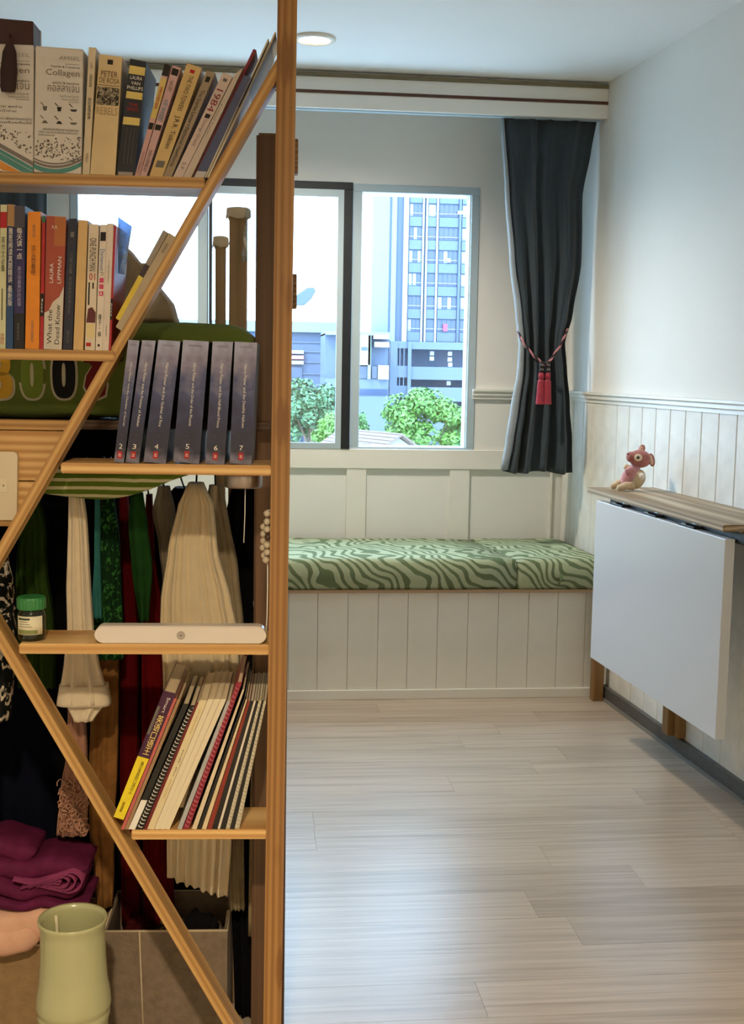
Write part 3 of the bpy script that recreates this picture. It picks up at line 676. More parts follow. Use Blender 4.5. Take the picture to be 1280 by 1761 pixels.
c2_ = Carton('collagen_carton', 'white collagen carton with six serving icons and grey dots', [(58, L1(58)), (140, L1(140)), (143, 86), (61, 80)], Z1, 0.062)
carton_print(c2_, True, lambda s: 0.045+0.16*(s-0.42)**2*1.3, [(-0.05, -0.012, M_teal), (-0.004, 0.016, M_gband), (0.024, 0.036, M_gband)], 5)
# dark box with a tassel on the first carton
q = [SH.hit(*p, 0.006) for p in ((-44, 74), (57, 78), (57, 37), (-44, 28))]; zt1 = max(c.q[2].z, c.q[3].z)+0.0012
dz = min(q[0].z, q[1].z)-zt1
for p in q: p.z -= dz
q[0].z = q[1].z = zt1
dbx = thing('keepsake_box', 'dark maroon box with a long dark tassel lying on the white carton', 'box', (q[0]+q[1])/2+SH.V*0.03)
M_mar = cm('maroon_board', (52, 18, 18), 0.45)
MB().prism(q, SH.V*0.055).build('box_body', M_mar, dbx, bevel=0.001, seg=1)
MB().prism([p+SH.V*0.0555 for p in q], SH.V*0.006).build('box_back', cm('box_inner', (214, 196, 172)), dbx)
a = SH.hit(17, 72, -0.006); b_ = SH.hit(14, 158, -0.006); n = 20
MB().loft([[a+(b_-a)*t+SH.U*math.cos(2*math.pi*i/n)*r*(1+0.08*(i % 2))+SH.V*math.sin(2*math.pi*i/n)*r*0.5 for i in range(n)] for t, r in ((0, 0.003), (0.06, 0.006), (0.2, 0.010), (0.6, 0.0125), (0.9, 0.0115), (1, 0.010))], smooth=False).build('tassel', mat('tassel_dark', (40, 18, 18), 0.7), dbx)
MB().tube([SH.hit(17, 60, 0.004), SH.hit(17, 66, -0.004), a], 0.0015, 6).build('tassel_cord', M_mar, dbx)

b = Book('paperback', 'thin cream paperback with tiny black characters next to the cartons', [(142, L1(142)), (154, L1(154)), (165, 82), (153, 81)], Z1, cm('cream_a', (214, 198, 168)), 0.13, GA)
b.text('小王子', 0.5, 0.86, 0.4, 0.05, M_greyp, 'v'); b.text('永恒的经典', 0.5, 0.74, 0.42, 0.1, M_ink, 'v'); b.text('我的爱情故事', 0.5, 0.52, 0.5, 0.17, M_ink, 'v'); b.text('出版社', 0.5, 0.13, 0.35, 0.08, M_greyp, 'v')
b = Book('paperback', 'thick cream paperback lettered REBELS with a grey crowd picture', [(155, L1(155)), (198, L1(198)), (210, 98), (171, 93)], Z1, cm('cream_b', (216, 192, 146)), 0.12, GA)
b.patch(0.38, 0.62, 0.925, 0.965, M_ink, 'publisher_mark'); b.text('PETER', 0.5, 0.845, 0.66, 0.045, mat('brown_print', (92, 58, 34), 0.6)); b.text('DE ROSA', 0.52, 0.79, 0.8, 0.045, mat('brown_print', (92, 58, 34), 0.6)); b.patch(0.02, 0.98, 0.748, 0.752, M_ink, 'rule')
b.patch(0.03, 0.97, 0.585, 0.735, pattern('crowd_picture', (48, 44, 42), (176, 164, 142), 'noise', 160, 0.42, 0.6), 'printed_picture'); b.text('REBELS', 0.5, 0.535, 0.84, 0.062, mat('tan_print', (166, 140, 104), 0.6))
b = Book('paperback', 'thick dark paperback with four yellow bands and white lines of type', [(200, L1(200)), (231, L1(231)), (252, 106), (224, 101)], Z1, cm('navy_a', (22, 26, 40), 0.4), 0.125, GA)
M_yel = cm('pale_yellow', (222, 198, 112))
for t0, t1 in ((0.875, 0.945), (0.665, 0.725), (0.44, 0.505)): b.patch(0.02, 0.98, t0, t1, M_yel, 'yellow_band')
b.text('LAURA', 0.5, 0.845, 0.66, 0.03, M_paperw); b.text('VAN', 0.5, 0.80, 0.5, 0.028, M_paperw); b.text('PHILLIPS', 0.5, 0.758, 0.86, 0.03, M_paperw)
b.text('THE', 0.5, 0.615, 0.5, 0.025, M_redp); b.text('GHOSTS', 0.5, 0.575, 0.62, 0.028, M_redp); b.patch(0.1, 0.9, 0.0, 0.03, mat('worn_grey', (160, 150, 140), 0.8), 'worn_edge')
for s in (0.3, 0.52, 0.72): b.patch(s, s+0.02, 0.1, 0.42, M_greyp, 'spine_crease')
b = Book('comic_book', 'slim pink comic with yellow title and black cat, beside the dark paperback', [(232, L1(232)), (240, L1(240)), (294, 113), (283, 110)], Z1, cm('pink_a', (206, 160, 156)), 0.11, GA)
b.patch(0, 1, 0.52, 0.88, cm('comic_yellow', (214, 190, 110)), 'title_band'); b.patch(0, 1, 0.9, 1, M_ink, 'dark_end'); b.patch(0.1, 0.9, 0.42, 0.48, M_ink, 'picture'); b.text('漫画集', 0.5, 0.7, 0.7, 0.2, M_redp, 'v'); b.text('文艺出版社', 0.5, 0.12, 0.6, 0.2, M_greyp, 'v')
b = Book('comic_book', 'slim pink comic with blue title characters and small mascot panel', [(241, L1(241)), (252, L1(252)), (311, 117), (297, 112)], Z1, cm('pink_b', (206, 168, 168)), 0.11, GA)
b.text('乌龙院', 0.5, 0.6, 0.8, 0.2, cm('cyan_print', (40, 120, 150)), 'v'); b.patch(0.1, 0.9, 0.42, 0.47, M_ink, 'picture'); b.patch(0.1, 0.9, 0.92, 0.98, M_ink, 'picture'); b.text('系列', 0.5, 0.82, 0.6, 0.1, M_greyp, 'v'); b.text('文艺出版社', 0.5, 0.14, 0.6, 0.2, M_ink, 'v')
b = Book('paperback', 'tan paperback lettered THE TWO TOWERS, leaning', [(257, L1(257)), (280, L1(280)), (347, 117), (322, 108)], Z1, cm('tan_a', (208, 178, 118)), 0.115, GA)
b.text('THE TWO TOWERS', 0.55, 0.75, 0.34, 0.31, M_ink, 'd'); b.text('J.R.R. Tolkien', 0.55, 0.40, 0.46, 0.29, M_ink, 'd'); b.patch(0.2, 0.8, 0.08, 0.14, M_greyp, 'publisher_mark'); b.patch(0.35, 0.65, 0.93, 0.96, M_redp, 'publisher_mark')
b = Book('paperback', 'worn grey brown paperback lettered The Scarlet Letter', [(281, L1(281)), (295, L1(295)), (370, 125), (356, 121)], Z1, cm('greybrown_a', (158, 140, 116)), 0.115, GA)
b.text('The Scarlet Letter • Nathaniel Hawthorne', 0.5, 0.46, 0.5, 0.72, M_ink, 'd'); b.patch(0.25, 0.75, 0.9, 0.95, M_ink, 'publisher_mark')
b = Book('paperback', 'pale mauve paperback with dark red number 1984', [(298, L1(298)), (314, L1(314)), (400, 132), (384, 124)], Z1, cm('mauve_a', (206, 186, 176)), 0.115, GA)
b.text('1984', 0.5, 0.745, 0.72, 0.21, cm('maroon_print', (120, 24, 30)), 'd'); b.patch(0.25, 0.75, 0.575, 0.615, M_ink, 'publisher_mark'); b.text('George Orwell', 0.5, 0.435, 0.42, 0.25, M_greyp, 'd'); b.patch(0.3, 0.7, 0.93, 0.96, M_greyp, 'publisher_mark'); b.text('S.F.', 0.5, 0.1, 0.4, 0.08, M_greyp, 'd')
b = Book('paperback', 'thin pale grey paperback squeezed between the 1984 book and the blue book', [(315, L1(315)), (329, L1(329)), (418, 117), (405, 126)], Z1, cm('palegrey_a', (196, 182, 168)), 0.115, GA)
b.text('Animal Farm', 0.35, 0.55, 0.3, 0.3, M_greyp, 'd')
b = Book('thin_book', 'dark red thin book standing taller than its neighbours', [(330, L1(330)), (334, L1(334)), (441, 86), (436, 84)], Z1, cm('darkred_a', (122, 24, 34), 0.4), 0.13, GA, v=0.012)
b = Book('cloth_book', 'plain slate blue cloth bound book leaning near the brace', [(334, L1(334)), (351, L1(351)), (434, 134), (420, 129)], Z1, cm('slate_blue', (74, 82, 116)), 0.125, GA)
b.patch(0, 1, 0.0, 0.06, cm('worn_white', (190, 186, 180)), 'worn_edge')
for k, (x0, xt, yt, nm, rgb) in enumerate(((352, 461, 66, 'thin white magazine leaning on the brace next to the slate blue book', (206, 196, 180)), (354, 466, 72, 'thin grey magazine leaning on the brace between two pale ones', (150, 140, 120)), (356.5, 473, 54, 'thin cream magazine lying against the diagonal brace', (216, 206, 184)))):
    b = Book('magazine', nm, [(x0, L1(x0)), (x0+2.2, L1(x0)), (xt+2, yt+2), (xt, yt)], Z1, cm('mag_%d' % k, rgb), 0.12, GA, cat='magazine')

# second shelf
def L2(x): return 588+0.045*x
b = Book('paperback', 'pale green paperback with a red corner mark at the row end', [(-2, L2(0)), (9, L2(9)), (12, 352), (1, 352)], Z2, cm('pale_green', (206, 206, 166)), 0.12, GB)
b.patch(0, 1, 0.84, 0.95, M_redp, 'red_mark'); b.text('英作文必备', 0.5, 0.66, 0.6, 0.24, M_ink, 'v'); b.patch(0.3, 0.5, 0.2, 0.42, M_greyp, 'small_print'); b.text('中国社', 0.5, 0.07, 0.6, 0.08, M_redp, 'v')
b = Book('paperback', 'blue paperback with brown top band and white vertical title', [(10, L2(10)), (22, L2(22)), (25, 352), (13, 351)], Z2, cm('book_blue', (36, 72, 118)), 0.125, GB)
b.patch(0, 1, 0.85, 1, cm('tan_band', (168, 128, 84)), 'brown_band'); b.patch(0, 1, 0.42, 0.845, cm('deep_blue', (26, 38, 84)), 'dark_band'); b.text('雅思阅读真题精讲', 0.5, 0.65, 0.62, 0.38, M_paperw, 'v'); b.text('最新版', 0.5, 0.37, 0.6, 0.14, M_paperw, 'v')
b = Book('paperback', 'black and violet paperback with white characters', [(24, L2(24)), (41, L2(41)), (43, 354), (25, 354)], Z2, cm('book_black', (24, 22, 26)), 0.13, GB)
b.patch(0, 1, 0.25, 0.84, cm('violet_navy', (46, 40, 92)), 'violet_band'); b.patch(0, 1, 0.85, 1, cm('grey_violet', (70, 66, 80)), 'grey_band'); b.text('每天读一点', 0.5, 0.74, 0.55, 0.22, M_paperw, 'v'); b.text('英文你最美好的故事', 0.5, 0.44, 0.4, 0.28, mat('lilac_print', (160, 156, 190), 0.6), 'v'); b.text('PRESS', 0.4, 0.12, 0.2, 0.12, M_greyp, 'd')
b = Book('paperback', 'bright orange paperback with vertical black characters', [(43, L2(43)), (67, L2(67)), (70, 364), (48, 364)], Z2, cm('orange_cover', (232, 140, 30)), 0.12, GB)
b.text('余华作', 0.5, 0.86, 0.24, 0.1, M_greyp, 'v'); b.text('这么想着吧', 0.5, 0.65, 0.34, 0.22, mat('brown_ink', (90, 50, 20), 0.6), 'v'); b.text('北京出版社', 0.5, 0.13, 0.22, 0.16, M_greyp, 'v')
b = Book('thin_book', 'thin red book with green top between the orange and the brown book', [(68, L2(68)), (74, L2(74)), (78, 371), (73, 371)], Z2, cm('thin_red', (176, 28, 34), 0.4), 0.13, GB)
b.patch(0, 1, 0.95, 1, cm('green_tip', (46, 110, 70)), 'green_tip'); b.patch(0, 1, 0.25, 0.42, M_ink, 'black_band'); b.text('Read', 0.5, 0.33, 0.5, 0.1, M_paperw, 'd')
b = Book('paperback', 'brown red and cream paperback titled What the Dead Know', [(75, L2(75)), (106, L2(106)), (114, 373), (80, 371)], Z2, cm('brick_brown', (164, 72, 52)), 0.125, GB)
b.patch(0.42, 1, 0.78, 1, cm('rust_orange', (176, 104, 52)), 'painted_sky'); b.blob([(0, 0), (1, 0), (1, 0.48), (0.78, 0.40), (0.45, 0.36), (0.22, 0.29), (0, 0.275)], cm('cream_c', (208, 200, 184)), 'cream_panel')
b.text('⌃⌃', 0.42, 0.92, 0.3, 0.03, M_paperw); b.text('LAURA', 0.33, 0.575, 0.2, 0.145, M_paperw, 'u'); b.text('LIPPMAN', 0.74, 0.6, 0.2, 0.2, M_paperw, 'u'); b.text('What the', 0.3, 0.17, 0.26, 0.26, M_ink, 'u'); b.text('Dead Know', 0.72, 0.19, 0.26, 0.30, M_ink, 'u')
b = Book('paperback', 'dark navy paperback with small silver characters', [(108, L2(108)), (124, L2(124)), (133, 376), (118, 376)], Z2, cm('navy_b', (28, 34, 56), 0.4), 0.125, GB)
b.text('三体全集', 0.5, 0.66, 0.36, 0.16, M_greyp, 'v'); b.text('黑暗森林死神永生', 0.5, 0.42, 0.3, 0.28, M_greyp, 'v'); b.patch(0.3, 0.7, 0.86, 0.9, M_greyp, 'silver_mark'); b.text('重庆社', 0.5, 0.1, 0.3, 0.1, M_greyp, 'v')
b = Book('paperback', 'plain beige paperback without any lettering on the second shelf', [(126, L2(126)), (143, L2(143)), (151, 379), (135, 378)], Z2, cm('beige_c', (214, 178, 120)), 0.12, GB)
b = Book('comic_book', 'white comic with black stretched title and red number 01', [(146, L2(146)+1), (163, L2(163)+1), (170, 386), (153, 385)], Z2, cm('comic_white', (222, 208, 186)), 0.115, GB)
b.text('ONE PUNCH MAN', 0.5, 0.76, 0.66, 0.26, M_ink, 'd'); b.text('01', 0.5, 0.585, 0.6, 0.055, M_redp); b.patch(0.15, 0.3, 0.36, 0.54, M_ink, 'small_print'); b.patch(0.55, 0.7, 0.49, 0.54, M_ink, 'small_print')
b.blob([(0.05, 0.22), (0.95, 0.22), (0.98, 0.30), (0.6, 0.345), (0.2, 0.33)], cm('maroon_blot', (92, 26, 30)), 'maroon_picture'); b.patch(0.1, 0.9, 0.1, 0.21, cm('pale_yellow2', (226, 206, 150)), 'pale_picture'); b.patch(0.1, 0.6, 0.03, 0.06, M_redp, 'publisher_mark')
b = Book('comic_book', 'white comic with pink boxes and blue title lettering', [(164.2, L2(164)), (175.7, L2(175)), (184, 386), (172.5, 386)], Z2, cm('comic_white2', (226, 214, 200)), 0.115, GB)
b.patch(0.1, 0.9, 0.87, 0.94, M_ink, 'black_label'); b.text('Doraemon', 0.5, 0.72, 0.6, 0.17, cm('comic_blue', (40, 110, 170)), 'd'); M_pkp = cm('pink_print', (206, 70, 110))
for t in (0.56, 0.51, 0.455): b.patch(0.2, 0.85, t-0.02, t+0.018, M_pkp, 'pink_box')
b.text('A', 0.5, 0.455, 0.4, 0.03, M_paperw, 'h', 0.0012); b.text('つ', 0.5, 0.61, 0.5, 0.03, M_ink); b.text('藤子・編', 0.5, 0.2, 0.5, 0.18, M_ink, 'v'); b.patch(0.3, 0.6, 0.03, 0.05, M_ink, 'publisher_mark')
b = Book('paperback', 'plain white paperback with faint pencil-thin title beside a red book', [(176, L2(176)), (186.7, L2(186)), (195.7, 385), (184.5, 384)], Z2, cm('white_d', (222, 208, 194)), 0.12, GB)
b.text('小熊和孩子', 0.5, 0.62, 0.2, 0.2, M_greyp, 'v'); b.text('出版社', 0.5, 0.16, 0.2, 0.1, M_greyp, 'v')
b = Book('thin_book', 'thin red book with black band closing the upright row', [(187.0, L2(187)), (190.6, L2(190)), (200, 388), (196, 388)], Z2, cm('thin_red2', (168, 30, 36), 0.4), 0.13, GB)
b.patch(0, 1, 0.25, 0.42, M_ink, 'black_band'); b.text('Read', 0.5, 0.33, 0.5, 0.1, M_paperw, 'd')
# blue card sticking out behind the row
q = [SH.hit(*p, 0.03) for p in ((203, 470), (209, 470), (219, 383), (203, 373))]
q[1] = q[1]+SH.V*0.03; q[2] = q[2]+SH.V*0.05
props(MB().prism(q, SH.V*0.0008+SH.U*0.0006).build('photo_card', mat('blue_gloss_card', (120, 160, 226), 0.2, var=0.4, vs=25, trans=0.55)), 'glossy blue card sticking up behind the row of books', 'card', None)
b = Book('paperback', 'yellow and dark purple paperback leaning on the diagonal brace', [(199, 547), (206, 552), (289, 400), (281, 395)], Z2, cm('yellow_e', (222, 196, 66)), 0.11, GB, lift=True)
b.patch(0, 1, 0.49, 0.62, cm('plum_dark', (52, 36, 46)), 'dark_band'); b.patch(0, 1, 0.62, 1, cm('silver_top', (150, 140, 128)), 'grey_band')
b = Book('paperback', 'grey beige paperback lying against the diagonal brace under the yellow one', [(199, 562), (209, 569), (303, 408), (291, 400)], Z2, cm('grey_f', (178, 160, 132)), 0.11, GB, lift=True)
b.text('故事集', 0.5, 0.86, 0.4, 0.1, M_greyp, 'v')

# third shelf: the six numbered volumes, dark printed spines
M_sp = bpy.data.materials.new('night_print'); M_sp.use_nodes = True
n_ = M_sp.node_tree.nodes; l_ = M_sp.node_tree.links; b_n = n_['Principled BSDF']; b_n.inputs['Roughness'].default_value = 0.35
tcn = n_.new('ShaderNodeTexCoord'); sp = n_.new('ShaderNodeSeparateXYZ'); l_.new(tcn.outputs['Object'], sp.inputs[0])
nzz = n_.new('ShaderNodeTexNoise'); nzz.inputs['Scale'].default_value = 30; nzz.inputs['Detail'].default_value = 5; l_.new(tcn.outputs['Object'], nzz.inputs['Vector'])
ad = n_.new('ShaderNodeMath'); ad.operation = 'MULTIPLY_ADD'; ad.inputs[1].default_value = 0.16; l_.new(nzz.outputs['Fac'], ad.inputs[0]); l_.new(sp.outputs['Z'], ad.inputs[2])
rr_ = n_.new('ShaderNodeValToRGB'); e = rr_.color_ramp.elements; mr = n_.new('ShaderNodeMapRange'); mr.inputs[1].default_value = 0.06; mr.inputs[2].default_value = 0.28; l_.new(ad.outputs[0], mr.inputs[0])
e[0].position = 0; e[0].color = (*lin((130, 126, 146)), 1); e[1].position = 1; e[1].color = (*lin((164, 168, 196)), 1)
for p_, c_ in ((0.2, (42, 42, 62)), (0.45, (48, 52, 86)), (0.65, (72, 80, 120)), (0.82, (132, 128, 152))): k_ = e.new(p_); k_.color = (*lin(c_), 1)
l_.new(mr.outputs[0], rr_.inputs['Fac']); l_.new(rr_.outputs['Color'], b_n.inputs['Base Color'])
M_edge = cm('night_edge', (20, 20, 28), 0.35)
TT = {2: 'the Chamber of Secrets', 3: 'the Prisoner of Azkaban', 4: 'the Goblet of Fire', 5: 'the Order of the Phoenix', 6: 'the Half-Blood Prince', 7: 'the Deathly Hallows'}
for k, qd, look in ((2, [(196, 796), (213, 799), (240, 586), (221, 584)], 'thinnest, tilted dark blue paperback numbered 2 at the end of the set'), (3, [(216, 797), (239, 799.5), (268, 586), (244.5, 585)], 'slim dark blue paperback numbered 3 next to the tilted volume 2'), (4, [(247, 796), (285, 800), (310.5, 587), (272.5, 584.5)], 'dark blue paperback numbered 4 between volumes 3 and 5'),
                    (5, [(298, 796), (342.5, 802), (359.5, 587.5), (315, 584.5)], 'thickest dark blue paperback numbered 5'), (6, [(353, 800), (386, 802), (401, 588), (366, 587)], 'dark blue paperback numbered 6 beside the last volume'), (7, [(395, 800), (432.5, 803), (442.5, 589.5), (404, 587.5)], 'dark blue paperback numbered 7 next to the post')):
    b = Book('paperback', look, qd, Z3, M_edge, 0.14, GC)
    b.patch(0.0, 1.0, 0.0, 1.0, M_sp, 'spine_print')
    b.text('Harry Potter and '+TT[k], 0.52, 0.56, min(0.24, 0.0058/b.w), 0.52, M_paperw, 'd', 0.0012)
    b.text(str(k), 0.5, 0.135, min(0.34, 0.006/b.w), 0.04, M_paperw, 'h', 0.0012)
    b.patch(0.5-0.004/b.w, 0.5+0.004/b.w, 0.035, 0.095, M_redp, 'red_mark', 0.0008)
    b.text('出', 0.5, 0.065, 0.004/b.w, 0.03, M_paperw, 'h', 0.0014)
    b.text('ROWLING', 0.5, 0.96, 0.5, 0.012, M_greyp, 'h', 0.0012)

# bottom shelf: notebooks (points from an enlarged view of the shelf)
def nb(x, y): return (180+x/4, 1120+y/4)
def note(name, label, xb0, xb1, yb, xt0, xt1, yt, m, depth=0.2, **kw):
    return Book(name, label, [nb(xb0, yb), nb(xb1, yb+4), nb(xt1, yt), nb(xt0, yt)], Z5, m, depth, GD, cat=kw.pop('cat', 'notebook'), **kw)
M_np = mat('notebook_pages', (232, 220, 190), 0.8, var=0.04, vs=200)
def spiral(b, m, turns, r=0.0035):
    P = []; N = turns*10
    for i in range(N+1):
        t = i/N; c = bp(b.q, 0.5, 0.02+0.96*t)+b.n*0.001; a = 2*math.pi*turns*t
        P.append(c+SH.U*math.cos(a)*min(r*1.1, 0.36*((1-t)*b.w+t*(b.q[2]-b.q[3]).length))-SH.V*(math.sin(a)*r))
    MB().tube(P, 0.0008, 4).build('spiral_binding', m, b.o)
b = Book('textbook', 'purple and yellow spoken English textbook leaning on the lower brace', [nb(62, 1138), nb(130, 1160), nb(492, 292), nb(405, 270)], Z5, cm('purple_cover', (66, 22, 58), 0.35), 0.2, GD, lift=True)
b.patch(0, 1, 0, 0.485, cm('lemon_yellow', (236, 214, 40), 0.35), 'yellow_band'); b.text('英语口语王', 0.6, 0.665, 0.62, 0.31, mat('cream_print', (244, 222, 130), 0.5), 'v'); b.text('Smart', 0.62, 0.9, 0.3, 0.12, M_paperw, 'd'); b.text('真正发音到口语达人', 0.62, 0.325, 0.34, 0.26, M_ink, 'v'); b.patch(0.3, 0.55, 0.05, 0.13, mat('ochre_print', (190, 160, 40), 0.6), 'small_print'); b.patch(0.02, 0.24, 0.66, 0.88, M_greyp, 'grey_label')
note('notebook', 'slim salmon red notebook beside the yellow textbook', 112, 134, 1245, 478, 498, 325, cm('salmon', (190, 96, 90)), pages=M_np)
note('notebook', 'slim brown notebook between the salmon one and the black album', 138, 160, 1248, 502, 524, 330, cm('tan_note', (160, 128, 92)), pages=M_np)
b = note('notebook', 'black notebook with white lower label', 164, 208, 1252, 540, 580, 362, cm('black_note', (32, 32, 30), 0.4), pages=M_np); b.patch(0, 1, 0, 0.235, M_paperw, 'white_label')
b = note('spiral_notebook', 'black spiral notebook with white coil next to a dark red one', 214, 262, 1242, 588, 622, 372, cm('black_note2', (26, 26, 26), 0.4), pages=M_np); spiral(b, M_paperw, 34)
note('notebook', 'thin dark red notebook beside the white coil', 268, 291, 1246, 630, 648, 352, cm('darkred_note', (108, 24, 28), 0.4), pages=M_np)
b = note('notebook', 'cream notebook with small black lettering in the middle', 293, 338, 1257, 652, 706, 338, cm('cream_note', (222, 206, 164)), pages=M_np)
b.text('panda', 0.6, 0.57, 0.26, 0.10, M_ink, 'd'); b.text('plus', 0.6, 0.45, 0.26, 0.07, M_ink, 'd'); b.text('daily planner', 0.55, 0.32, 0.24, 0.15, mat('gold_print', (190, 150, 60), 0.5), 'd'); b.text('weekly', 0.55, 0.84, 0.26, 0.2, mat('gold_print', (190, 150, 60), 0.5), 'd')
for k, (a0, a1, b0, b1) in enumerate(((342, 372, 712, 752), (374, 408, 754, 798), (410, 446, 800, 838))):
    note('notepad', ('thick white notepad beside the cream notebook', 'thick white notepad in the middle of three', 'thick white notepad beside the pale grey folder')[k], a0, a1, 1260, b0, b1, 330, mat('notepad_white', (226, 214, 184), 0.7), pages=M_np, cat='notepad')
note('folder', 'slim pale grey folder beside the pink spiral notebook', 500, 530, 1268, 842, 866, 342, cm('pale_grey_folder', (176, 176, 176), 0.4), cat='folder', pages=M_np)
b = note('spiral_notebook', 'tallest notebook with pink spiral binding', 538, 578, 1260, 912, 946, 212, cm('crimson_note', (150, 40, 60), 0.4), pages=M_np); spiral(b, mat('pink_wire', (214, 130, 140), 0.3), 34, 0.0045)
note('notebook', 'white notebook behind the pink spiral one', 600, 632, 1182, 950, 962, 262, cm('white_note', (218, 202, 170)), pages=M_np)
note('notebook', 'slim black notebook between the white and the cream ones', 640, 662, 1204, 963, 972, 312, cm('black_note3', (28, 26, 26), 0.4), pages=M_np)
note('notebook', 'slim cream notebook beside the brick red one', 668, 698, 1216, 973, 983, 330, cm('cream_note2', (220, 200, 160)), pages=M_np)
note('notebook', 'brick red notebook on the bottom shelf', 704, 736, 1250, 984, 1001, 345, cm('brick_note', (140, 48, 32)), pages=M_np)
note('notebook', 'black notebook between the brick red one and a white strip', 738, 776, 1262, 1002, 1027, 342, cm('black_note4', (28, 26, 26), 0.4), pages=M_np)
note('notebook', 'thin bright white notebook between two black ones', 777, 792, 1266, 1028, 1041, 342, cm('white_note2', (226, 216, 196)), pages=M_np)
note('notebook', 'black notebook beside the white comb binding', 793, 832, 1264, 1042, 1061, 342, cm('black_note5', (26, 26, 26), 0.4), pages=M_np)
b = note('spiral_notebook', 'black notebook with a white comb binding near the post', 833, 860, 1260, 1062, 1081, 338, cm('cream_note3', (200, 190, 160)), pages=M_np); spiral(b, M_paperw, 34)
note('notebook', 'black notebook between two comb bound ones', 861, 893, 1256, 1082, 1095, 338, cm('black_note6', (26, 26, 26), 0.4), pages=M_np)
b = note('spiral_notebook', 'comb bound notebook closest to the post', 894, 926, 1253, 1096, 1112, 342, cm('cream_note4', (200, 190, 160)), pages=M_np); spiral(b, M_paperw, 34)

# ---------------------------------------------------------------- small things on the shelves
# white bar light on the fourth shelf
a, e_ = SH.uz(162, 1092, 0.0), SH.uz(458, 1094, 0.0); L = e_[0]-a[0]; hh = 0.031
lt = thing('bar_light', 'white rounded bar light with a round button lying on the shelf above the notebooks', 'lamp', SH.w((a[0]+e_[0])/2, 0.03, Z4))
prof = []
for i in range(24):
    t = 2*math.pi*i/24; cxx = (L/2-hh/2)*(1 if math.cos(t) > 0 else -1); prof.append(((a[0]+e_[0])/2+cxx+math.cos(t)*hh/2, Z4+hh/2+math.sin(t)*hh/2))
MB().loft([[SH.w(u, v, (z-Z4-hh/2)*k+Z4+hh/2) for u, z in prof] for v, k in ((0.002, 0.86), (0.005, 1.0), (0.028, 1.0), (0.032, 0.9))], smooth=False).build('light_body', mat('white_plastic', (226, 216, 204), 0.3, coat=0.2), lt)
bc = SH.hit(311, 1094, 0.0); bc.z = Z4+hh/2
MB().lathe(bc+SH.V*0.002, [(0.0068, 0.0), (0.0068, 0.0015), (0.0055, 0.0018), (0.0052, 0.0008)], 24, axis=-SH.V).build('button', mat('button_grey', (176, 166, 154), 0.4), lt)
MB().box(SH, (bc-SH.o).dot(SH.U)-0.002, (bc-SH.o).dot(SH.U)+0.002, 0.0, 0.0012, bc.z-0.0006, bc.z+0.0006).build('button_mark', M_greyp, lt)
# jar
ju, jz = SH.uz(55, 1108, 0.035); JC = SH.w(ju, 0.035, Z4)
jr = thing('glass_jar', 'small dark jar with a green lid and cream label', 'jar', JC)
MB().lathe(JC, [(0.018, 0), (0.0215, 0.002), (0.0225, 0.006), (0.0225, 0.043), (0.020, 0.049), (0.018, 0.052), (0.018, 0.056)], 32).build('glass_body', mat('dark_green_glass', (12, 24, 14), 0.08, coat=0.5), jr)
n = 48
MB().loft([[JC+Vector((math.cos(2*math.pi*i/n)*r*(1+0.015*(i % 2)), math.sin(2*math.pi*i/n)*r*(1+0.015*(i % 2)), z)) for i in range(n)] for r, z in ((0.0225, 0.053), (0.0235, 0.055), (0.0235, 0.070), (0.022, 0.073), (0.006, 0.0735))], smooth=False).build('lid', mat('green_plastic', (52, 130, 70), 0.4), jr)
arc = [math.atan2(-1, 0)+R(d) for d in range(-62, 63, 8)]
MB().loft([[JC+Vector((math.cos(t)*r, math.sin(t)*r, z)) for t in arc] for r, z in ((0.0226, 0.012), (0.0231, 0.012), (0.0231, 0.043), (0.0226, 0.043))], cap=False, closed=False).build('label', mat('cream_label', (226, 218, 186), 0.5), jr)
f0 = Vector((0, -1, 0))
MB().loft([[JC+Vector((math.cos(t)*0.0233, math.sin(t)*0.0233, z)) for t in arc[1:9]] for z in (0.037, 0.040)], cap=False, closed=False).build('label_band', mat('dark_green_print', (40, 60, 34), 0.6), jr)
MB().loft([[JC+Vector((math.cos(t)*0.0233, math.sin(t)*0.0233, z)) for t in arc[1:13]] for z in (0.0135, 0.020)], cap=False, closed=False).build('label_foot', mat('olive_print', (132, 140, 84), 0.6), jr)
for k in range(3):
    MB().loft([[JC+Vector((math.cos(t)*0.0233, math.sin(t)*0.0233, z)) for t in arc[2:8+k]] for z in (0.0335-0.004*k, 0.0345-0.004*k)], cap=False, closed=False).build('label_line', M_greyp, jr)
# round metal lamp with pull cord under the third shelf
lu, lz = SH.uz(419, 822, 0.06); LC = SH.w(lu, 0.06, Z3-0.0172)
pk = thing('puck_lamp', 'round brushed metal lamp with a white pull cord under the shelf of dark paperbacks', 'lamp', LC+Vector((0, 0, -0.025)))
MB().lathe(LC, [(0.031, 0), (0.032, -0.004), (0.032, -0.022), (0.030, -0.025), (0.002, -0.0255)], 36).build('housing', mat('brushed_metal', (168, 158, 150), 0.3, 0.9), pk)
MB().tube([LC+Vector((0.003, -0.01, -0.024)), LC+Vector((0.0025, -0.01, -0.07)), LC+Vector((0.001, -0.01, -0.118))], 0.0009, 6).build('pull_cord', M_paperw, pk)
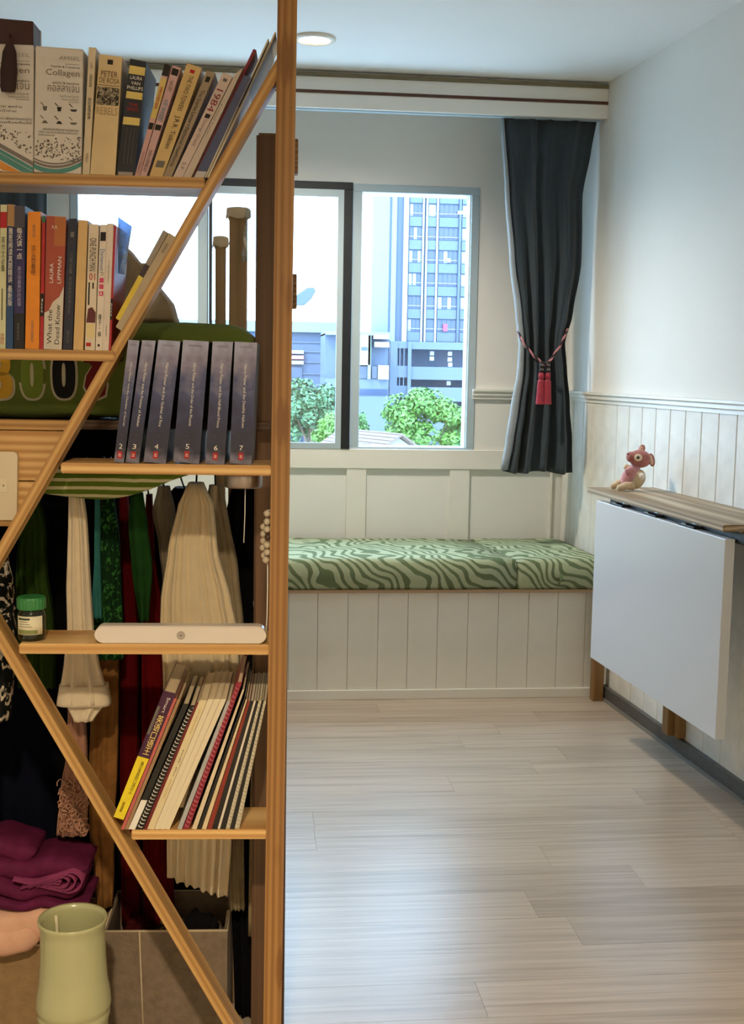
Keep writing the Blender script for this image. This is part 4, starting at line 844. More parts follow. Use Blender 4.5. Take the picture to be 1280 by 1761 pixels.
# bead bracelet on the post
br = thing('bead_bracelet', 'string of pale round beads hanging on the inside of the post', 'bracelet', SH.w(pul(1.0)-0.006, 0.02, SH.uz(460, 970)[1]))
M_bead = mat('pale_bead', (196, 184, 160), 0.35); k = 0
for px, py in ((461, 883), (461, 897), (461, 910), (463, 923), (461, 937), (461, 950), (459, 963), (455, 906), (455, 918), (455, 930), (454, 942), (456, 955)):
    c = SH.hit(px, py, 0.006 if k < 7 else 0.016); c = c-SH.U*0.0015; k += 1
    MB().ball(c, 0.0058, n=12, m=8).build('bead', mat('dark_bead', (70, 50, 40), 0.2) if k == 4 else M_bead, br)
MB().tube([SH.hit(461, 880, 0.006), SH.hit(460, 876, 0.012), SH.hit(456, 902, 0.016)], 0.0008, 6).build('thread', M_paperw, br)
MB().tube([SH.w(pul(1.09)+0.002, 0.012, SH.uz(460, 878)[1]), SH.hit(458, 878, 0.012)], 0.0014, 8).build('nail', M_steel, br)
cab = MB().tube([SH.hit(460.5, 968, 0.012), SH.hit(460.5, 1010, 0.012), SH.hit(459.5, 1060, 0.012), SH.hit(458, 1086, 0.012)], 0.0012, 6).build('power_cable', M_paperw); props(cab, 'thin white cable running down the post to the bar light', 'cable')

# ---------------------------------------------------------------- pine panel, switch, green bag behind the upper braces
pp = thing('plank_panel', 'pale pine plank panel cut along the diagonal brace', 'panel', SH.w(-0.5, 0.085, 0.95))
def xb(y): return 481-0.575*(y-96)+12                       # centre line of the upper brace in the picture
for k, (ya, yb, v0, m) in enumerate(((722, 739, 0.066, M_pine), (740, 826, 0.072, M_pinel), (828, 884, 0.072, M_pinel), (886, 905, 0.066, M_pine))):
    A = [SH.hit(-62, ya, v0), SH.hit(xb(ya), ya, v0), SH.hit(xb(yb), yb, v0), SH.hit(-62, yb, v0)]
    z0, z1 = (A[2].z+A[3].z)/2, (A[0].z+A[1].z)/2
    A[0].z = A[1].z = z1; A[2].z = A[3].z = z0
    MB().prism(A, SH.V*0.02).build('plank', m, pp, bevel=0.001, seg=1)
sw = thing('switch_plate', 'white rounded wall plate with a small socket on the pine planks', 'switch', SH.hit(0, 893, 0.07))
q = [SH.uz(*p, 0.06) for p in ((-40, 776), (30, 777), (29, 895), (-40, 894))]
pts = []
for (cu_, cz_, s0) in ((q[1][0]-0.008, q[1][1]-0.008, 0), (q[0][0]+0.008, q[0][1]-0.008, 90), (q[3][0]+0.008, q[3][1]+0.008, 180), (q[2][0]-0.008, q[2][1]+0.008, 270)):
    pts += [(cu_+0.008*math.cos(R(s0+d)), cz_+0.008*math.sin(R(s0+d))) for d in (0, 30, 60, 90)]
MB().loft([[SH.w(u, v, z) for u, z in pts] for v in (0.060, 0.072)], smooth=False).build('plate', mat('ivory_plastic', (232, 220, 190), 0.35), sw, bevel=0.001, seg=2)
a = SH.uz(-4, 822, 0.06); c_ = SH.uz(14, 847, 0.06)
k_ = MB().box(SH, a[0], c_[0], 0.0588, 0.0602, c_[1], a[1]).build('socket', mat('ivory_plastic2', (238, 228, 200), 0.3), sw, bevel=0.0004, seg=1)
MB().lathe(SH.hit(6, 835, 0.0588), [(0.0012, -0.0004), (0.0012, 0.0004), (0.0003, 0.0005)], 10, axis=-SH.V).build('socket_hole', M_ink, k_)

# garment rack: posts, plank top, rail
RV, RZc = 0.30, SH.uz(300, 800, 0.30)[1]
rk = thing('garment_rack', 'wooden garment rack with a dark post behind the bookshelf', 'clothes rack', SH.w(-0.3, 0.3, 0))
ru0, ru1 = SH.uz(440, 235, 0.215)[0], SH.uz(511, 260, 0.215)[0]
zr_ = SH.uz(455, 228, 0.215)[1]
board('post', SH.w((ru0+ru1)/2-0.004, 0.245, 0), SH.w((ru0+ru1)/2-0.004, 0.245, zr_), SH.U, ru1-ru0-0.01, 0.06, M_dark, rk, 0.004)
for y0, y1 in ((236, 296), (470, 530)):
    z1_, z0_ = SH.uz(510, y0, 0.215)[1], SH.uz(510, y1, 0.215)[1]
    MB().box(SH, ru1-0.02, ru1+0.002, 0.225, 0.26, z0_, z1_).build('peg', M_leg, rk, bevel=0.003)
MB().tube([SH.w(LU-0.15, RV, RZc), SH.w(ru0+0.03, RV, RZc)], 0.011, 12).build('rail', M_black, rk)
MB().tube([SH.w(LU-0.15, 0.475, RZc), SH.w(ru0+0.03, 0.475, RZc)], 0.009, 12).build('back_rail', M_black, rk)
board('rail_arm', SH.w(ru0+0.035, 0.27, RZc), SH.w(ru0+0.035, 0.49, RZc), (0, 0, 1), 0.04, 0.025, M_dark, rk)
for px0, px1, py, vv in ((370, 388, 408, 0.52), (394, 425, 358, 0.44)):
    a0, a1 = SH.uz(px0, py+60, vv)[0], SH.uz(px1, py+60, vv)[0]; zz = SH.uz(px0, py, vv)[1]
    st = board('stake', SH.w((a0+a1)/2, vv+0.012, 0), SH.w((a0+a1)/2, vv+0.012, zz), SH.U, a1-a0, 0.024, M_stake, rk, 0.003)
    w_ = (a1-a0)/2+0.004; cc = SH.w((a0+a1)/2, vv+0.012, zz)
    tp = MB()
    tp.loft([[cc+SH.U*math.cos(2*math.pi*i/16)*w_*(1+0.12*math.sin(i*2.3))*k+SH.V*math.sin(2*math.pi*i/16)*0.018*k+Vector((0, 0, z+(0.006*math.sin(i*1.9) if z < 0 else 0))) for i in range(16)] for z, k in ((-0.016, 1.12), (-0.006, 1.08), (0.001, 1.02), (0.003, 0.8))])
    tp.build('paper_cap', mat('torn_paper', (220, 206, 180), 0.9, bump=0.3, bs=80), rk)
board('rack_shelf', SH.w(LU-0.15, 0.36, SH.uz(100, 722, 0.15)[1]-0.009), SH.w(ru0+0.03, 0.36, SH.uz(100, 722, 0.15)[1]-0.009), SH.V, 0.38, 0.016, M_dark, rk, 0.001)
for u_ in (LU-0.14,):
    board('post', SH.w(u_, 0.36, 0), SH.w(u_, 0.36, RZc+0.3), SH.V, 0.24, 0.03, M_dark, rk, 0.003)
# green bag with big printed digits
gz0 = SH.uz(100, 722, 0.15)[1]; gz1 = SH.uz(330, 556, 0.19)[1]; gu0, gu1 = LU-0.03, SH.uz(437, 600, 0.2)[0]
gb = thing('fabric_bag', 'large green fabric storage bag printed with coloured digits on the garment rack', 'bag', SH.w((gu0+gu1)/2, 0.3, gz0))
M_green = mat('green_fabric', (96, 112, 44), 0.95, var=0.12, vs=14, bump=0.2, bs=120)
rings = []
for j in range(25):
    s = j/24; u = gu0+(gu1-gu0)*s; e = min(1, min(s, 1-s)*14)**0.5; ring = []
    for i in range(28):
        a = 2*math.pi*i/28; c, sn = math.cos(a), math.sin(a)
        vv = 0.26+math.copysign(abs(c)**0.45, c)*0.10*(0.7+0.3*e)
        zz = (gz0+gz1)/2+math.copysign(abs(sn)**0.4, sn)*(gz1-gz0)/2*(0.75+0.25*e if sn > 0 else 1)
        k = 0.006*noise.noise(Vector((u*14, a*2, 3)))
        ring.append(SH.w(u, vv+k*(1 if c < 0 else 0), max(gz0, zz+k*1.5)))
    rings.append(ring)
MB().loft(rings).build('bag_body', M_green, gb)
M_out = mat('digit_outline', (196, 190, 160), 0.9)
def digit(ch, m, f, y0=603, y1=686):
    """fat printed digits built from outlines given in (0..1, 0..1)"""
    k = 0.99e-3
    def shape(pts, px0, px1, grow, off, mm, nm):
        c = SH.hit((px0+px1)/2, (y0+y1)/2, 0.1585)-SH.V*off; w, h = (px1-px0)*k/2, (y1-y0)*k/2
        MB().prism([c+SH.U*(x*(w+grow))+Vector((0, 0, z*(h+grow))) for x, z in pts], SH.V*0.0012).build(nm, mm, gb)
    px0, px1 = f
    def sup(n, rx=1, rz=1, cx=0, cz=0): return [(cx+rx*math.copysign(abs(math.cos(t))**0.75, math.cos(t)), cz+rz*math.copysign(abs(math.sin(t))**0.75, math.sin(t))) for t in (2*math.pi*i/n for i in range(n))]
    if ch == '0':
        pts = sup(28); shape(pts, px0, px1, 0.004, 0.0, M_out, 'digit_outline'); shape(pts, px0, px1, 0, 0.0016, m, 'printed_digit'); shape(sup(16, 0.16, 0.5), px0, px1, 0, 0.0032, M_out, 'digit_counter')
    elif ch == '8':
        up = sup(24, 0.85, 0.52, 0, 0.48); lo = sup(24, 1, 0.56, 0, -0.44)
        for pts in (up, lo): shape(pts, px0, px1, 0.004, 0.0, M_out, 'digit_outline')
        for pts in (up, lo): shape(pts, px0, px1, 0, 0.0016, m, 'printed_digit')
        for cz in (0.45, -0.42): shape(sup(14, 0.16, 0.16, 0, cz), px0, px1, 0, 0.0034, M_out, 'digit_counter')
    else:
        pts = [(-1, 1), (1, 1), (1, 0.55), (0.75, 0.1), (0.9, -0.4), (0.75, -0.85), (0.2, -1), (-0.45, -0.95), (-0.85, -0.5), (-0.7, -0.05), (-0.25, 0.35), (-0.45, 0.5), (-0.9, 0.5)]
        shape(pts, px0, px1, 0.004, 0.0, M_out, 'digit_outline'); shape(pts, px0, px1, 0, 0.0016, m, 'printed_digit')
digit('8', mat('ochre_digit', (206, 160, 50), 0.9), (-24, 22)); digit('0', mat('leaf_digit', (118, 138, 50), 0.9), (36, 75)); digit('0', mat('black_digit', (16, 16, 24), 0.9), (90, 130)); digit('7', mat('wine_digit', (116, 20, 26), 0.9), (142, 186))
# crumpled kraft bag on top of the green bag
kq = [(206, 556), (206, 446), (216, 424), (228, 440), (240, 452), (254, 452), (268, 490), (292, 520), (302, 556)]
kp = [SH.hit(*p, 0.24) for p in kq]; kz = gz1-0.004
for p in kp: p.z = max(p.z, kz)
cen = sum(kp, Vector())/len(kp); rings = []
for v, k in ((0, 0.9), (0.012, 1.0), (0.06, 1.02), (0.1, 0.95), (0.115, 0.8)):
    rings.append([SH.V*v+Vector((cen.x+(p.x-cen.x)*k, cen.y+(p.y-cen.y)*k, max(kz, cen.z+(p.z-cen.z)*k)))+SH.V*0.014*noise.noise(p*18+Vector((0, 0, v*30))) for p in kp])
props(MB().loft(rings, smooth=False).build('paper_bag', mat('kraft_grey', (168, 150, 124), 0.85, var=0.15, vs=14, bump=0.5, bs=40), bevel=0.004), 'crumpled grey brown paper bag lying on the green fabric bag', 'bag')
# translucent plastic sheet hung on the taller stake
rings = []
for j in range(9):
    t = j/8; y = 335+115*t
    rings.append([SH.hit(x+2*math.sin(y*0.2+i), y+ (10*(1-t) if i < 2 else 0), 0.425+0.006*math.sin(i*2+j)) for i, x in enumerate((424-8*t, 428-4*t, 433-2*t, 438, 442))])
pz = MB().loft(rings, cap=False, closed=False).build('plastic_sheet', glass_mat('clear_plastic', (0.86, 0.89, 0.9), 0.22)); props(pz, 'crinkled translucent plastic sheet hanging beside the dark rack post', 'plastic sheet')
sm_ = pz.modifiers.new('thick', 'SOLIDIFY'); sm_.thickness = 0.0008
# green and white striped cloth slung under the rack
rings = []
for j in range(31):
    s = j/30; x = 55+275*s; yb = 858-((x-150)/175)**2*42; ring = []
    for i in range(16):
        a = 2*math.pi*i/16; vv = 0.129+0.02*math.cos(a); t = (1-math.sin(a))/2
        y = 806+(yb-806)*t+2.5*math.sin(s*9+a*2)
        ring.append(SH.hit(x, y, vv))
    rings.append(ring)
M_strp = pattern('green_stripe_cloth', (88, 112, 36), (196, 194, 158), 'stripe', 22, 0.62, 0.72)
o = MB().loft(rings).build('slung_cloth', M_strp); props(o, 'green and cream striped cloth slung below the shelf of dark paperbacks', 'cloth')

# ---------------------------------------------------------------- clothes on the rail
RL = (RV, RZc); GG = 'clothes hanging on the rack'
def cloth(name, rgb, var=0.12, rough=0.95): return mat(name, rgb, rough, var=var, vs=30, bump=0.15, bs=260, spec=0.1)
def hang(name, label, rows, v, d, folds, amp, m, seed, **kw): return garment(SH, name, label, 'clothing', rows, v, d, folds, amp, m, seed, GG, rail=RL, **kw)
M_leaf = pattern('leaf_print', (214, 202, 180), (20, 24, 22), 'noise', 34, 0.40, 0.47)
hang('patterned_shirt', 'black and white leaf patterned shirt behind the meeting braces', [(905, -64, -30), (950, -80, 10), (1010, -80, 22), (1100, -80, 27), (1235, -80, 18)], 0.18, 0.05, 4, 0.008, M_leaf, 1)
hang('green_jacket', 'olive green jacket hanging behind the little jar', [(845, 45, 66), (900, 36, 78), (985, 30, 82), (1060, 30, 94), (1130, 30, 97), (1180, 34, 96)], 0.27, 0.05, 4, 0.010, cloth('olive_cloth', (46, 68, 22)), 2)
sl = hang('white_shirt', 'cream white shirt with a folded cuff hanging below the jar shelf', [(838, 120, 142), (900, 119, 150), (955, 117, 153), (1010, 115, 156), (1090, 117, 161), (1130, 112, 168), (1207, 101, 189)], 0.188, 0.035, 3, 0.006, cloth('cream_white_cloth', (226, 212, 184), 0.05), 3)
garment(SH, 'cuff', None, None, [(1176, 103, 186), (1211, 98, 191)], 0.188, 0.046, 2, 0.002, MATS['cream_white_cloth'], 4, mm=6, parent=sl)
garment(SH, 'inner_sleeve', None, None, [(1205, 112, 184), (1238, 128, 162)], 0.19, 0.03, 2, 0.003, MATS['cream_white_cloth'], 5, mm=6, parent=sl)
hang('teal_top', 'narrow teal top between the white shirt and the vine dress', [(850, 164, 172), (960, 163, 173), (1062, 157, 176)], 0.237, 0.02, 2, 0.003, cloth('teal_cloth', (60, 128, 124)), 6)
hang('vine_dress', 'dark green dress with leafy vine print', [(850, 178, 196), (930, 168, 206), (1090, 158, 212), (1132, 157, 213)], 0.277, 0.03, 4, 0.005, pattern('vine_print', (18, 52, 26), (58, 120, 52), 'noise', 60, 0.55, 0.62), 7)
hang('red_skirt', 'long dark red skirt hanging behind the lower brace', [(850, 206, 220), (955, 206, 230), (1080, 208, 238), (1300, 206, 240), (1585, 209, 243)], 0.385, 0.03, 5, 0.006, cloth('dark_red_cloth', (88, 10, 14)), 8)
hang('leaf_green_scarf', 'bright leaf green scarf narrowing to a point', [(848, 226, 246), (900, 222, 254), (980, 228, 262), (1066, 241, 256)], 0.235, 0.035, 2, 0.006, cloth('leaf_green_cloth', (28, 66, 26)), 9)
hang('red_blouse', 'dark red blouse tucked beside the white dress', [(850, 252, 262), (950, 246, 266), (1080, 244, 284), (1240, 244, 290), (1585, 248, 300)], 0.385, 0.03, 4, 0.006, cloth('red_cloth', (98, 10, 14)), 10)
hang('grey_shirt', 'taupe shirt behind the white dress', [(836, 272, 292), (880, 262, 302), (930, 272, 304), (1000, 280, 304), (1180, 290, 330)], 0.333, 0.03, 3, 0.005, cloth('taupe_cloth', (142, 130, 110)), 11)
hang('white_dress', 'long pleated white dress hanging behind the notebooks', [(830, 324, 350), (870, 306, 368), (940, 290, 374), (1030, 277, 398), (1080, 276, 408), (1150, 281, 412), (1300, 285, 405), (1440, 288, 398), (1520, 288, 392)], 0.262, 0.045, 7, 0.009, cloth('white_dress_cloth', (228, 212, 178), 0.04), 12, n=110, mm=40, slant=-0.022)
hang('beige_shirt', 'grey beige shirt with an open collar beside the white dress', [(834, 360, 382), (880, 352, 392), (980, 360, 410), (1080, 372, 420), (1200, 378, 422), (1450, 390, 420), (1560, 394, 422)], 0.334, 0.03, 4, 0.006, cloth('grey_beige_cloth', (170, 154, 124)), 13)
hang('beige_trousers', 'pale khaki trousers hanging close to the post', [(840, 442, 456), (960, 438, 460), (1200, 434, 460), (1450, 429, 452), (1605, 427, 444)], 0.334, 0.03, 3, 0.004, cloth('khaki_cloth', (168, 148, 112)), 14)
M_blk = cloth('black_cloth', (14, 14, 18)); M_nav = cloth('navy_cloth', (16, 18, 34))
hang('black_coat', 'black coat with a small white tag between the beige clothes and the post', [(834, 400, 440), (900, 384, 466), (1200, 384, 468), (1480, 396, 464), (1742, 404, 462)], 0.392, 0.03, 4, 0.006, M_blk, 15)
garment(SH, 'navy_blanket', 'navy blanket draped over the dark end of the clothes rail', 'blanket', [(726, -120, 98), (900, -120, 98), (1230, -120, 98), (1460, -120, 98)], 0.475, 0.06, 4, 0.008, M_nav, 16)  # navy cloth with its top raised to the shelf to block window light
garment(SH, 'light_block_cloth', 'black blanket draped over the middle of the clothes rail', 'blanket', [(726, 96, 244), (900, 96, 244), (1250, 96, 244), (1620, 96, 244)], 0.475, 0.06, 5, 0.008, M_blk, 17)  # added dark cloth that keeps window light out of the wardrobe
hang('light_block_filler', 'black jacket behind the long white dress', [(838, 300, 340), (900, 242, 388), (1250, 242, 388), (1620, 242, 388)], 0.475, 0.055, 5, 0.008, M_blk, 18)  # added filler closing the bright gap behind the dress
MB().tube([SH.hit(437, 1034, 0.3725), SH.hit(438, 1048, 0.369), SH.hit(441, 1058, 0.3725)], 0.002, 6).build('care_tag', M_paperw, bpy.data.objects['black_coat'])
br_ = hang('brown_cardigan', 'brown velvety cardigan sleeve hanging behind the lower brace', [(850, 177, 189), (960, 167, 200), (1130, 160, 205), (1250, 156, 204), (1330, 153, 202), (1420, 154, 196), (1510, 162, 196), (1556, 166, 194)], 0.327, 0.03, 2, 0.004, cloth('brown_velvet', (138, 96, 52), 0.3), 19)
lc = hang('lace_top', 'dusty pink top ending in a ruffled lace hem', [(1000, 122, 134), (1200, 118, 146), (1290, 116, 150), (1350, 106, 152), (1434, 98, 150)], 0.252, 0.03, 3, 0.004, cloth('dusty_pink', (166, 124, 104)), 20)
lm = MB(); rr = random.Random(4)
for k in range(90):
    y = 1345+88*rr.random(); x = 104+44*rr.random(); c = SH.hit(x, y, 0.231)
    a = rr.random()*6.3; r = 0.004+0.004*rr.random()
    lm.tube([c+SH.U*math.cos(a+t)*r+Vector((0, 0, math.sin(a+t)*r))-SH.V*0.004*math.sin(t*2) for t in (0, 0.8, 1.6, 2.4, 3.2, 4.0)], 0.0012, 4)
o = lm.build('lace_ruffle', cloth('lace_cloth', (186, 142, 118)), lc); o['kind'] = 'stuff'

# ---------------------------------------------------------------- on the floor behind the shelf
M_felt = mat('grey_felt', (128, 112, 94), 0.95, var=0.15, vs=60, bump=0.5, bs=120)
M_seam = mat('pale_seam', (196, 180, 150), 0.9)
def basket(label, px0, px1, py, v0, depth, name='fabric_basket', m=M_felt, group='fabric storage baskets'):
    z1 = SH.uz((px0+px1)/2, py, v0)[1]; u0_, u1_ = SH.uz(px0, py, v0)[0], SH.uz(px1, py, v0)[0]
    t = thing(name, label, 'basket', SH.w((u0_+u1_)/2, v0+depth/2, 0), group)
    b = MB(); th = 0.006
    b.box(SH, u0_, u1_, v0, v0+th, 0, z1); b.box(SH, u0_, u1_, v0+depth-th, v0+depth, 0, z1)
    b.box(SH, u0_, u0_+th, v0+th, v0+depth-th, 0, z1); b.box(SH, u1_-th, u1_, v0+th, v0+depth-th, 0, z1); b.box(SH, u0_, u1_, v0, v0+depth, 0, 0.006)
    b.build('basket_body', m, t)
    MB().tube([SH.w(u0_, v0, z1), SH.w(u1_, v0, z1), SH.w(u1_, v0+depth, z1), SH.w(u0_, v0+depth, z1), SH.w(u0_, v0, z1)], 0.0022, 6).build('rim_binding', M_seam, t)
    return t, u0_, u1_, z1
bk, bu0, bu1, bz = basket('grey felt basket with a pale vertical seam under the hanging clothes', 178, 391, 1601, 0.24, 0.18)
su = SH.uz(240, 1601, 0.24)[0]
MB().tube([SH.w(su, 0.2385, bz), SH.w(su+0.008, 0.2385, 0.0)], 0.0016, 6).build('seam', M_seam, bk)
bk2, cu0, cu1, cz = basket('brown felt basket holding the folded purple and pink cloth', -110, 171, 1625, 0.2, 0.2, m=mat('brown_felt', (150, 122, 84), 0.95, var=0.12, vs=50, bump=0.5, bs=120))
# dark contents of the grey basket
def lump(name, label, cat, px, py, v, rx, ry, rz, m, seed):
    c = SH.hit(px, py, v); o = MB().ball(c, (rx, ry, rz), None, 24, 14, 0.35, seed).build(name, m, smooth=True); props(o, label, cat); return o
lump('folded_dark_cloth', 'crumpled black cloth lying in the grey basket', 'cloth', 344, 1612, 0.325, 0.042, 0.06, 0.045, cloth('black_cloth2', (20, 20, 24)), 3)
lump('patterned_pouch', 'small crumpled patterned pouch in the grey basket', 'pouch', 284, 1606, 0.272, 0.018, 0.018, 0.026, pattern('pouch_print', (120, 96, 62), (30, 26, 24), 'noise', 90, 0.45, 0.55), 6)
lump('dark_scarf', 'dark red scarf crumpled at the back of the grey basket', 'scarf', 238, 1628, 0.315, 0.034, 0.03, 0.06, cloth('dark_scarf', (60, 14, 18)), 9)
# pink cloth and purple folded cloth stacked on the brown basket
def folded(name, label, rows, v0, v1, m, seed, nm='layer'):
    """a stack of folded layers: rows are (left px, right px, top y, bottom y, end roundness)"""
    t = None
    for k, (xa, xb_, yt, yb, vv0) in enumerate(rows):
        ua_, zt_2 = SH.uz(xa, yt, vv0); ub_, _ = SH.uz(xb_, yt, vv0); zb_2 = SH.uz(xa, yb, vv0)[1]
        if t is None: t = thing(name, label, 'cloth', SH.w((ua_+ub_)/2, (v0+v1)/2, zb_2))
        rings = []
        for j in range(25):
            s = j/24; u = ua_+(ub_-ua_)*s; e = min(1, (1-s)*9)**0.5; ring = []
            hh_ = (zt_2-zb_2)/2; zc = (zt_2+zb_2)/2
            for i in range(24):
                a = 2*math.pi*i/24; c, sn = math.cos(a), math.sin(a)
                wv = 0.008*noise.noise(Vector((u*16+seed, k*2.0, seed)))+0.004*math.sin(u*70+seed)
                ring.append(SH.w(u, (vv0+v1)/2+math.copysign(abs(c)**0.5, c)*(v1-vv0)/2*(0.85+0.15*e), zc+math.copysign(abs(sn)**0.7, sn)*hh_*max(0.25, e)+wv+0.003*noise.noise(Vector((u*40, a*3, k)))))
            rings.append(ring)
        MB().loft(rings).build(nm, m, t)
    return t
M_pinkc = cloth('pale_pink_cloth', (222, 176, 150), 0.08); M_purp = cloth('purple_cloth', (98, 32, 68), 0.25, 0.7)
folded('pink_cloth', 'crumpled pale pink cloth under the purple one', [(-100, 108, 1568, 1630, 0.165), (-100, 64, 1598, 1652, 0.155)], 0.165, 0.30, M_pinkc, 2)
pc_ = folded('purple_cloth', 'folded purple cloth with a rolled end on top of the pink cloth', [(-100, 152, 1548, 1572, 0.17), (-100, 140, 1516, 1552, 0.17), (-100, 150, 1480, 1520, 0.18), (-100, 60, 1446, 1486, 0.19)], 0.17, 0.30, M_purp, 7)
M_pur2 = cloth('purple_fold', (140, 62, 100), 0.15, 0.7)
for k in range(4):
    r_ = 5+5*k; P = [SH.hit(70-14*k+8, 1523+r_*0.3, 0.166)]
    for d in range(-80, 91, 17): P.append(SH.hit(100+6*k+r_*math.cos(R(d))*1.1, 1517-r_*math.sin(R(-d))*0.85, 0.166))
    P.append(SH.hit(62-16*k+8, 1514-r_*0.5+8, 0.166))
    MB().loft([[p+SH.V*v for p in P] for v in (-0.004, 0.1)], cap=False, closed=False).build('rolled_edge', M_pur2, pc_).modifiers.new('thick', 'SOLIDIFY').thickness = 0.0022
# tall celadon vase shaped like bamboo
VV = 0.02
va, vz = SH.uz(125, 1577, VV); VC = SH.w(va, VV, 0)
rim = (SH.uz(186, 1585, VV)[0]-SH.uz(65, 1585, VV)[0])/2*0.985
vs = thing('celadon_vase', 'tall pale green celadon vase shaped like bamboo in front of the baskets', 'vase', VC)
H = vz
prof = [(rim*0.93, 0), (rim*1.0, 0.004), (rim*0.97, 0.03), (rim*0.93, H*0.26), (rim*1.02, H-0.235), (rim*1.08, H-0.222), (rim*1.04, H-0.212), (rim*0.96, H-0.208),
        (rim*1.0, H-0.198), (rim*1.04, H-0.190), (rim*1.05, H-0.178), (rim*1.05, H-0.172)]
prof = [(rim*0.95, 0), (rim*1.0, 0.004), (rim*0.98, 0.05), (rim*0.95, (H-0.17)*0.55), (rim*0.99, H-0.195), (rim*1.03, H-0.178), (rim*1.06, H-0.172), (rim*1.03, H-0.168), (rim*1.025, H-0.165), (rim*1.08, H-0.160), (rim*1.09, H-0.153), (rim*1.06, H-0.135),
        (rim*0.985, H-0.11), (rim*0.945, H-0.07), (rim*0.93, H-0.03), (rim*0.94, H-0.014), (rim*0.985, H-0.008), (rim*1.0, H-0.003), (rim*0.985, H), (rim*0.92, H-0.002), (rim*0.88, H-0.01), (rim*0.87, H-0.06), (rim*0.9, H-0.2), (rim*0.88, 0.03), (0.004, 0.02)]
MB().lathe(VC, prof, 64).build('vase_body', mat('celadon', (182, 182, 138), 0.25, var=0.06, vs=9, coat=0.3), vs)
c = VC+Vector((0, 0, H)); k_ = SH.hit(97, 1590, VV+0.045)
st = MB().tube([VC-SH.U*0.02+Vector((0, 0, 0.024)), SH.hit(98, 1592, VV+0.03), SH.hit(96, 1574, VV+0.032)], 0.003, 8).build('wooden_stick', mat('stick_white', (222, 214, 180), 0.6)); props(st, 'thin pale stick standing inside the celadon vase', 'stick')

# ================================================================== outside the window
def ex(px, py, Y): return hity(px, py, Y)
GZ = -14.0
MB().add([(-260, 8, GZ), (260, 8, GZ), (260, 420, GZ), (-260, 420, GZ)], [(0, 1, 2, 3)]).build('ground', mat('street_ground', (190, 190, 186), 0.9, var=0.15, vs=0.05)); struct(bpy.data.objects['ground'], 'pale street ground far below the window', 'ground')  # unseen below; made pale to bounce daylight up onto the ceiling
M_tb = mat('tower_blue', (67, 81, 104), 0.6, var=0.04, vs=0.2); M_tw = mat('tower_white', (140, 143, 146), 0.6); M_tc = mat('tower_cyan', (109, 132, 140), 0.5)
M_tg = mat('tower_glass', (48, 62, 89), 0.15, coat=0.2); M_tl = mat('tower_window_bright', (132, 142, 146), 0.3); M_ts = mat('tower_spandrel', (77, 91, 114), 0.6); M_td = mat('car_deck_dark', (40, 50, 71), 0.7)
TY = 165.0
def X(px): return ex(px, 500, TY).x
def Zt(py): return ex(740, py, TY).z
def ebox(x0, x1, y0, y1, z0, z1): return MB().abox(x0, x1, y0, y1, z0, z1)
zp = Zt(588); fh = 38.7/2100*TY
tw = thing('apartment_tower', 'tall blue grey apartment tower with white columns beyond the trees', 'building', (X(760), TY+10, GZ))
xl, xr = X(668), X(905); topz = zp+fh*14
ebox(xl, xr, TY, TY+22, GZ, topz).build('tower_body', M_tb, tw)
for a, b_, m, pr_ in ((672, 680, M_tc, 1.0), (692, 700, M_tw, 1.4), (724, 727, M_tw, 1.0), (730, 733, M_tw, 1.0), (748, 751, M_tw, 1.0), (786, 790, M_tb, 1.2), (812, 816, M_tw, 1.0), (850, 854, M_tw, 1.0), (886, 892, M_tw, 1.2)):
    ebox(X(a), X(b_), TY-pr_*0.4, TY+0.1, zp, topz).build('column', m, tw)
rr = random.Random(11); cache = {}
def tpart(name, key, x0, x1, y0, y1, z0, z1, m, par):
    if key in cache:
        o = bpy.data.objects.new(name, cache[key]); COL.objects.link(o); o.location = Vector((x0, y0, z0))-wloc(par); o.parent = par; return o
    o = ebox(x0, x1, y0, y1, z0, z1).build(name, m, par, base=(x0, y0, z0)); cache[key] = o.data; return o
for f in range(14):
    z0 = zp+f*fh
    for bi, (a, b_, np_) in enumerate(((701, 724, 3), (733, 748, 1), (752, 786, 4), (791, 812, 2), (817, 850, 4), (855, 886, 3))):
        x0, x1 = X(a)+0.05, X(b_)-0.05
        tpart('spandrel', ('s', bi), x0, x1, TY-0.25, TY+0.1, z0+fh*0.02, z0+fh*0.42, M_ts, tw)
        w = (x1-x0)/np_
        for k in range(np_):
            br = rr.random() < (0.55 if bi in (0, 3) else 0.12)
            win = tpart('window', ('w', bi, br), x0+k*w+0.08, x0+(k+1)*w-0.08, TY-0.06, TY+0.1, z0+fh*0.46, z0+fh*0.97, M_tl if br else M_tg, tw)
        tpart('balcony_rail', ('r', bi), x0, x1, TY-0.3, TY-0.2, z0+fh*0.56, z0+fh*0.585, M_tw, tw)
# a few small details on its balconies: white laundry, a red towel
for px, py, w, h_, m in ((783, 362, 10, 6, M_tw), (767, 444, 6, 7, M_tw), (763, 557, 7, 12, mat('red_towel', (220, 70, 100), 0.8))):
    ebox(X(px), X(px+w), TY-0.5, TY-0.35, Zt(py+h_), Zt(py)).build('laundry', m, tw)
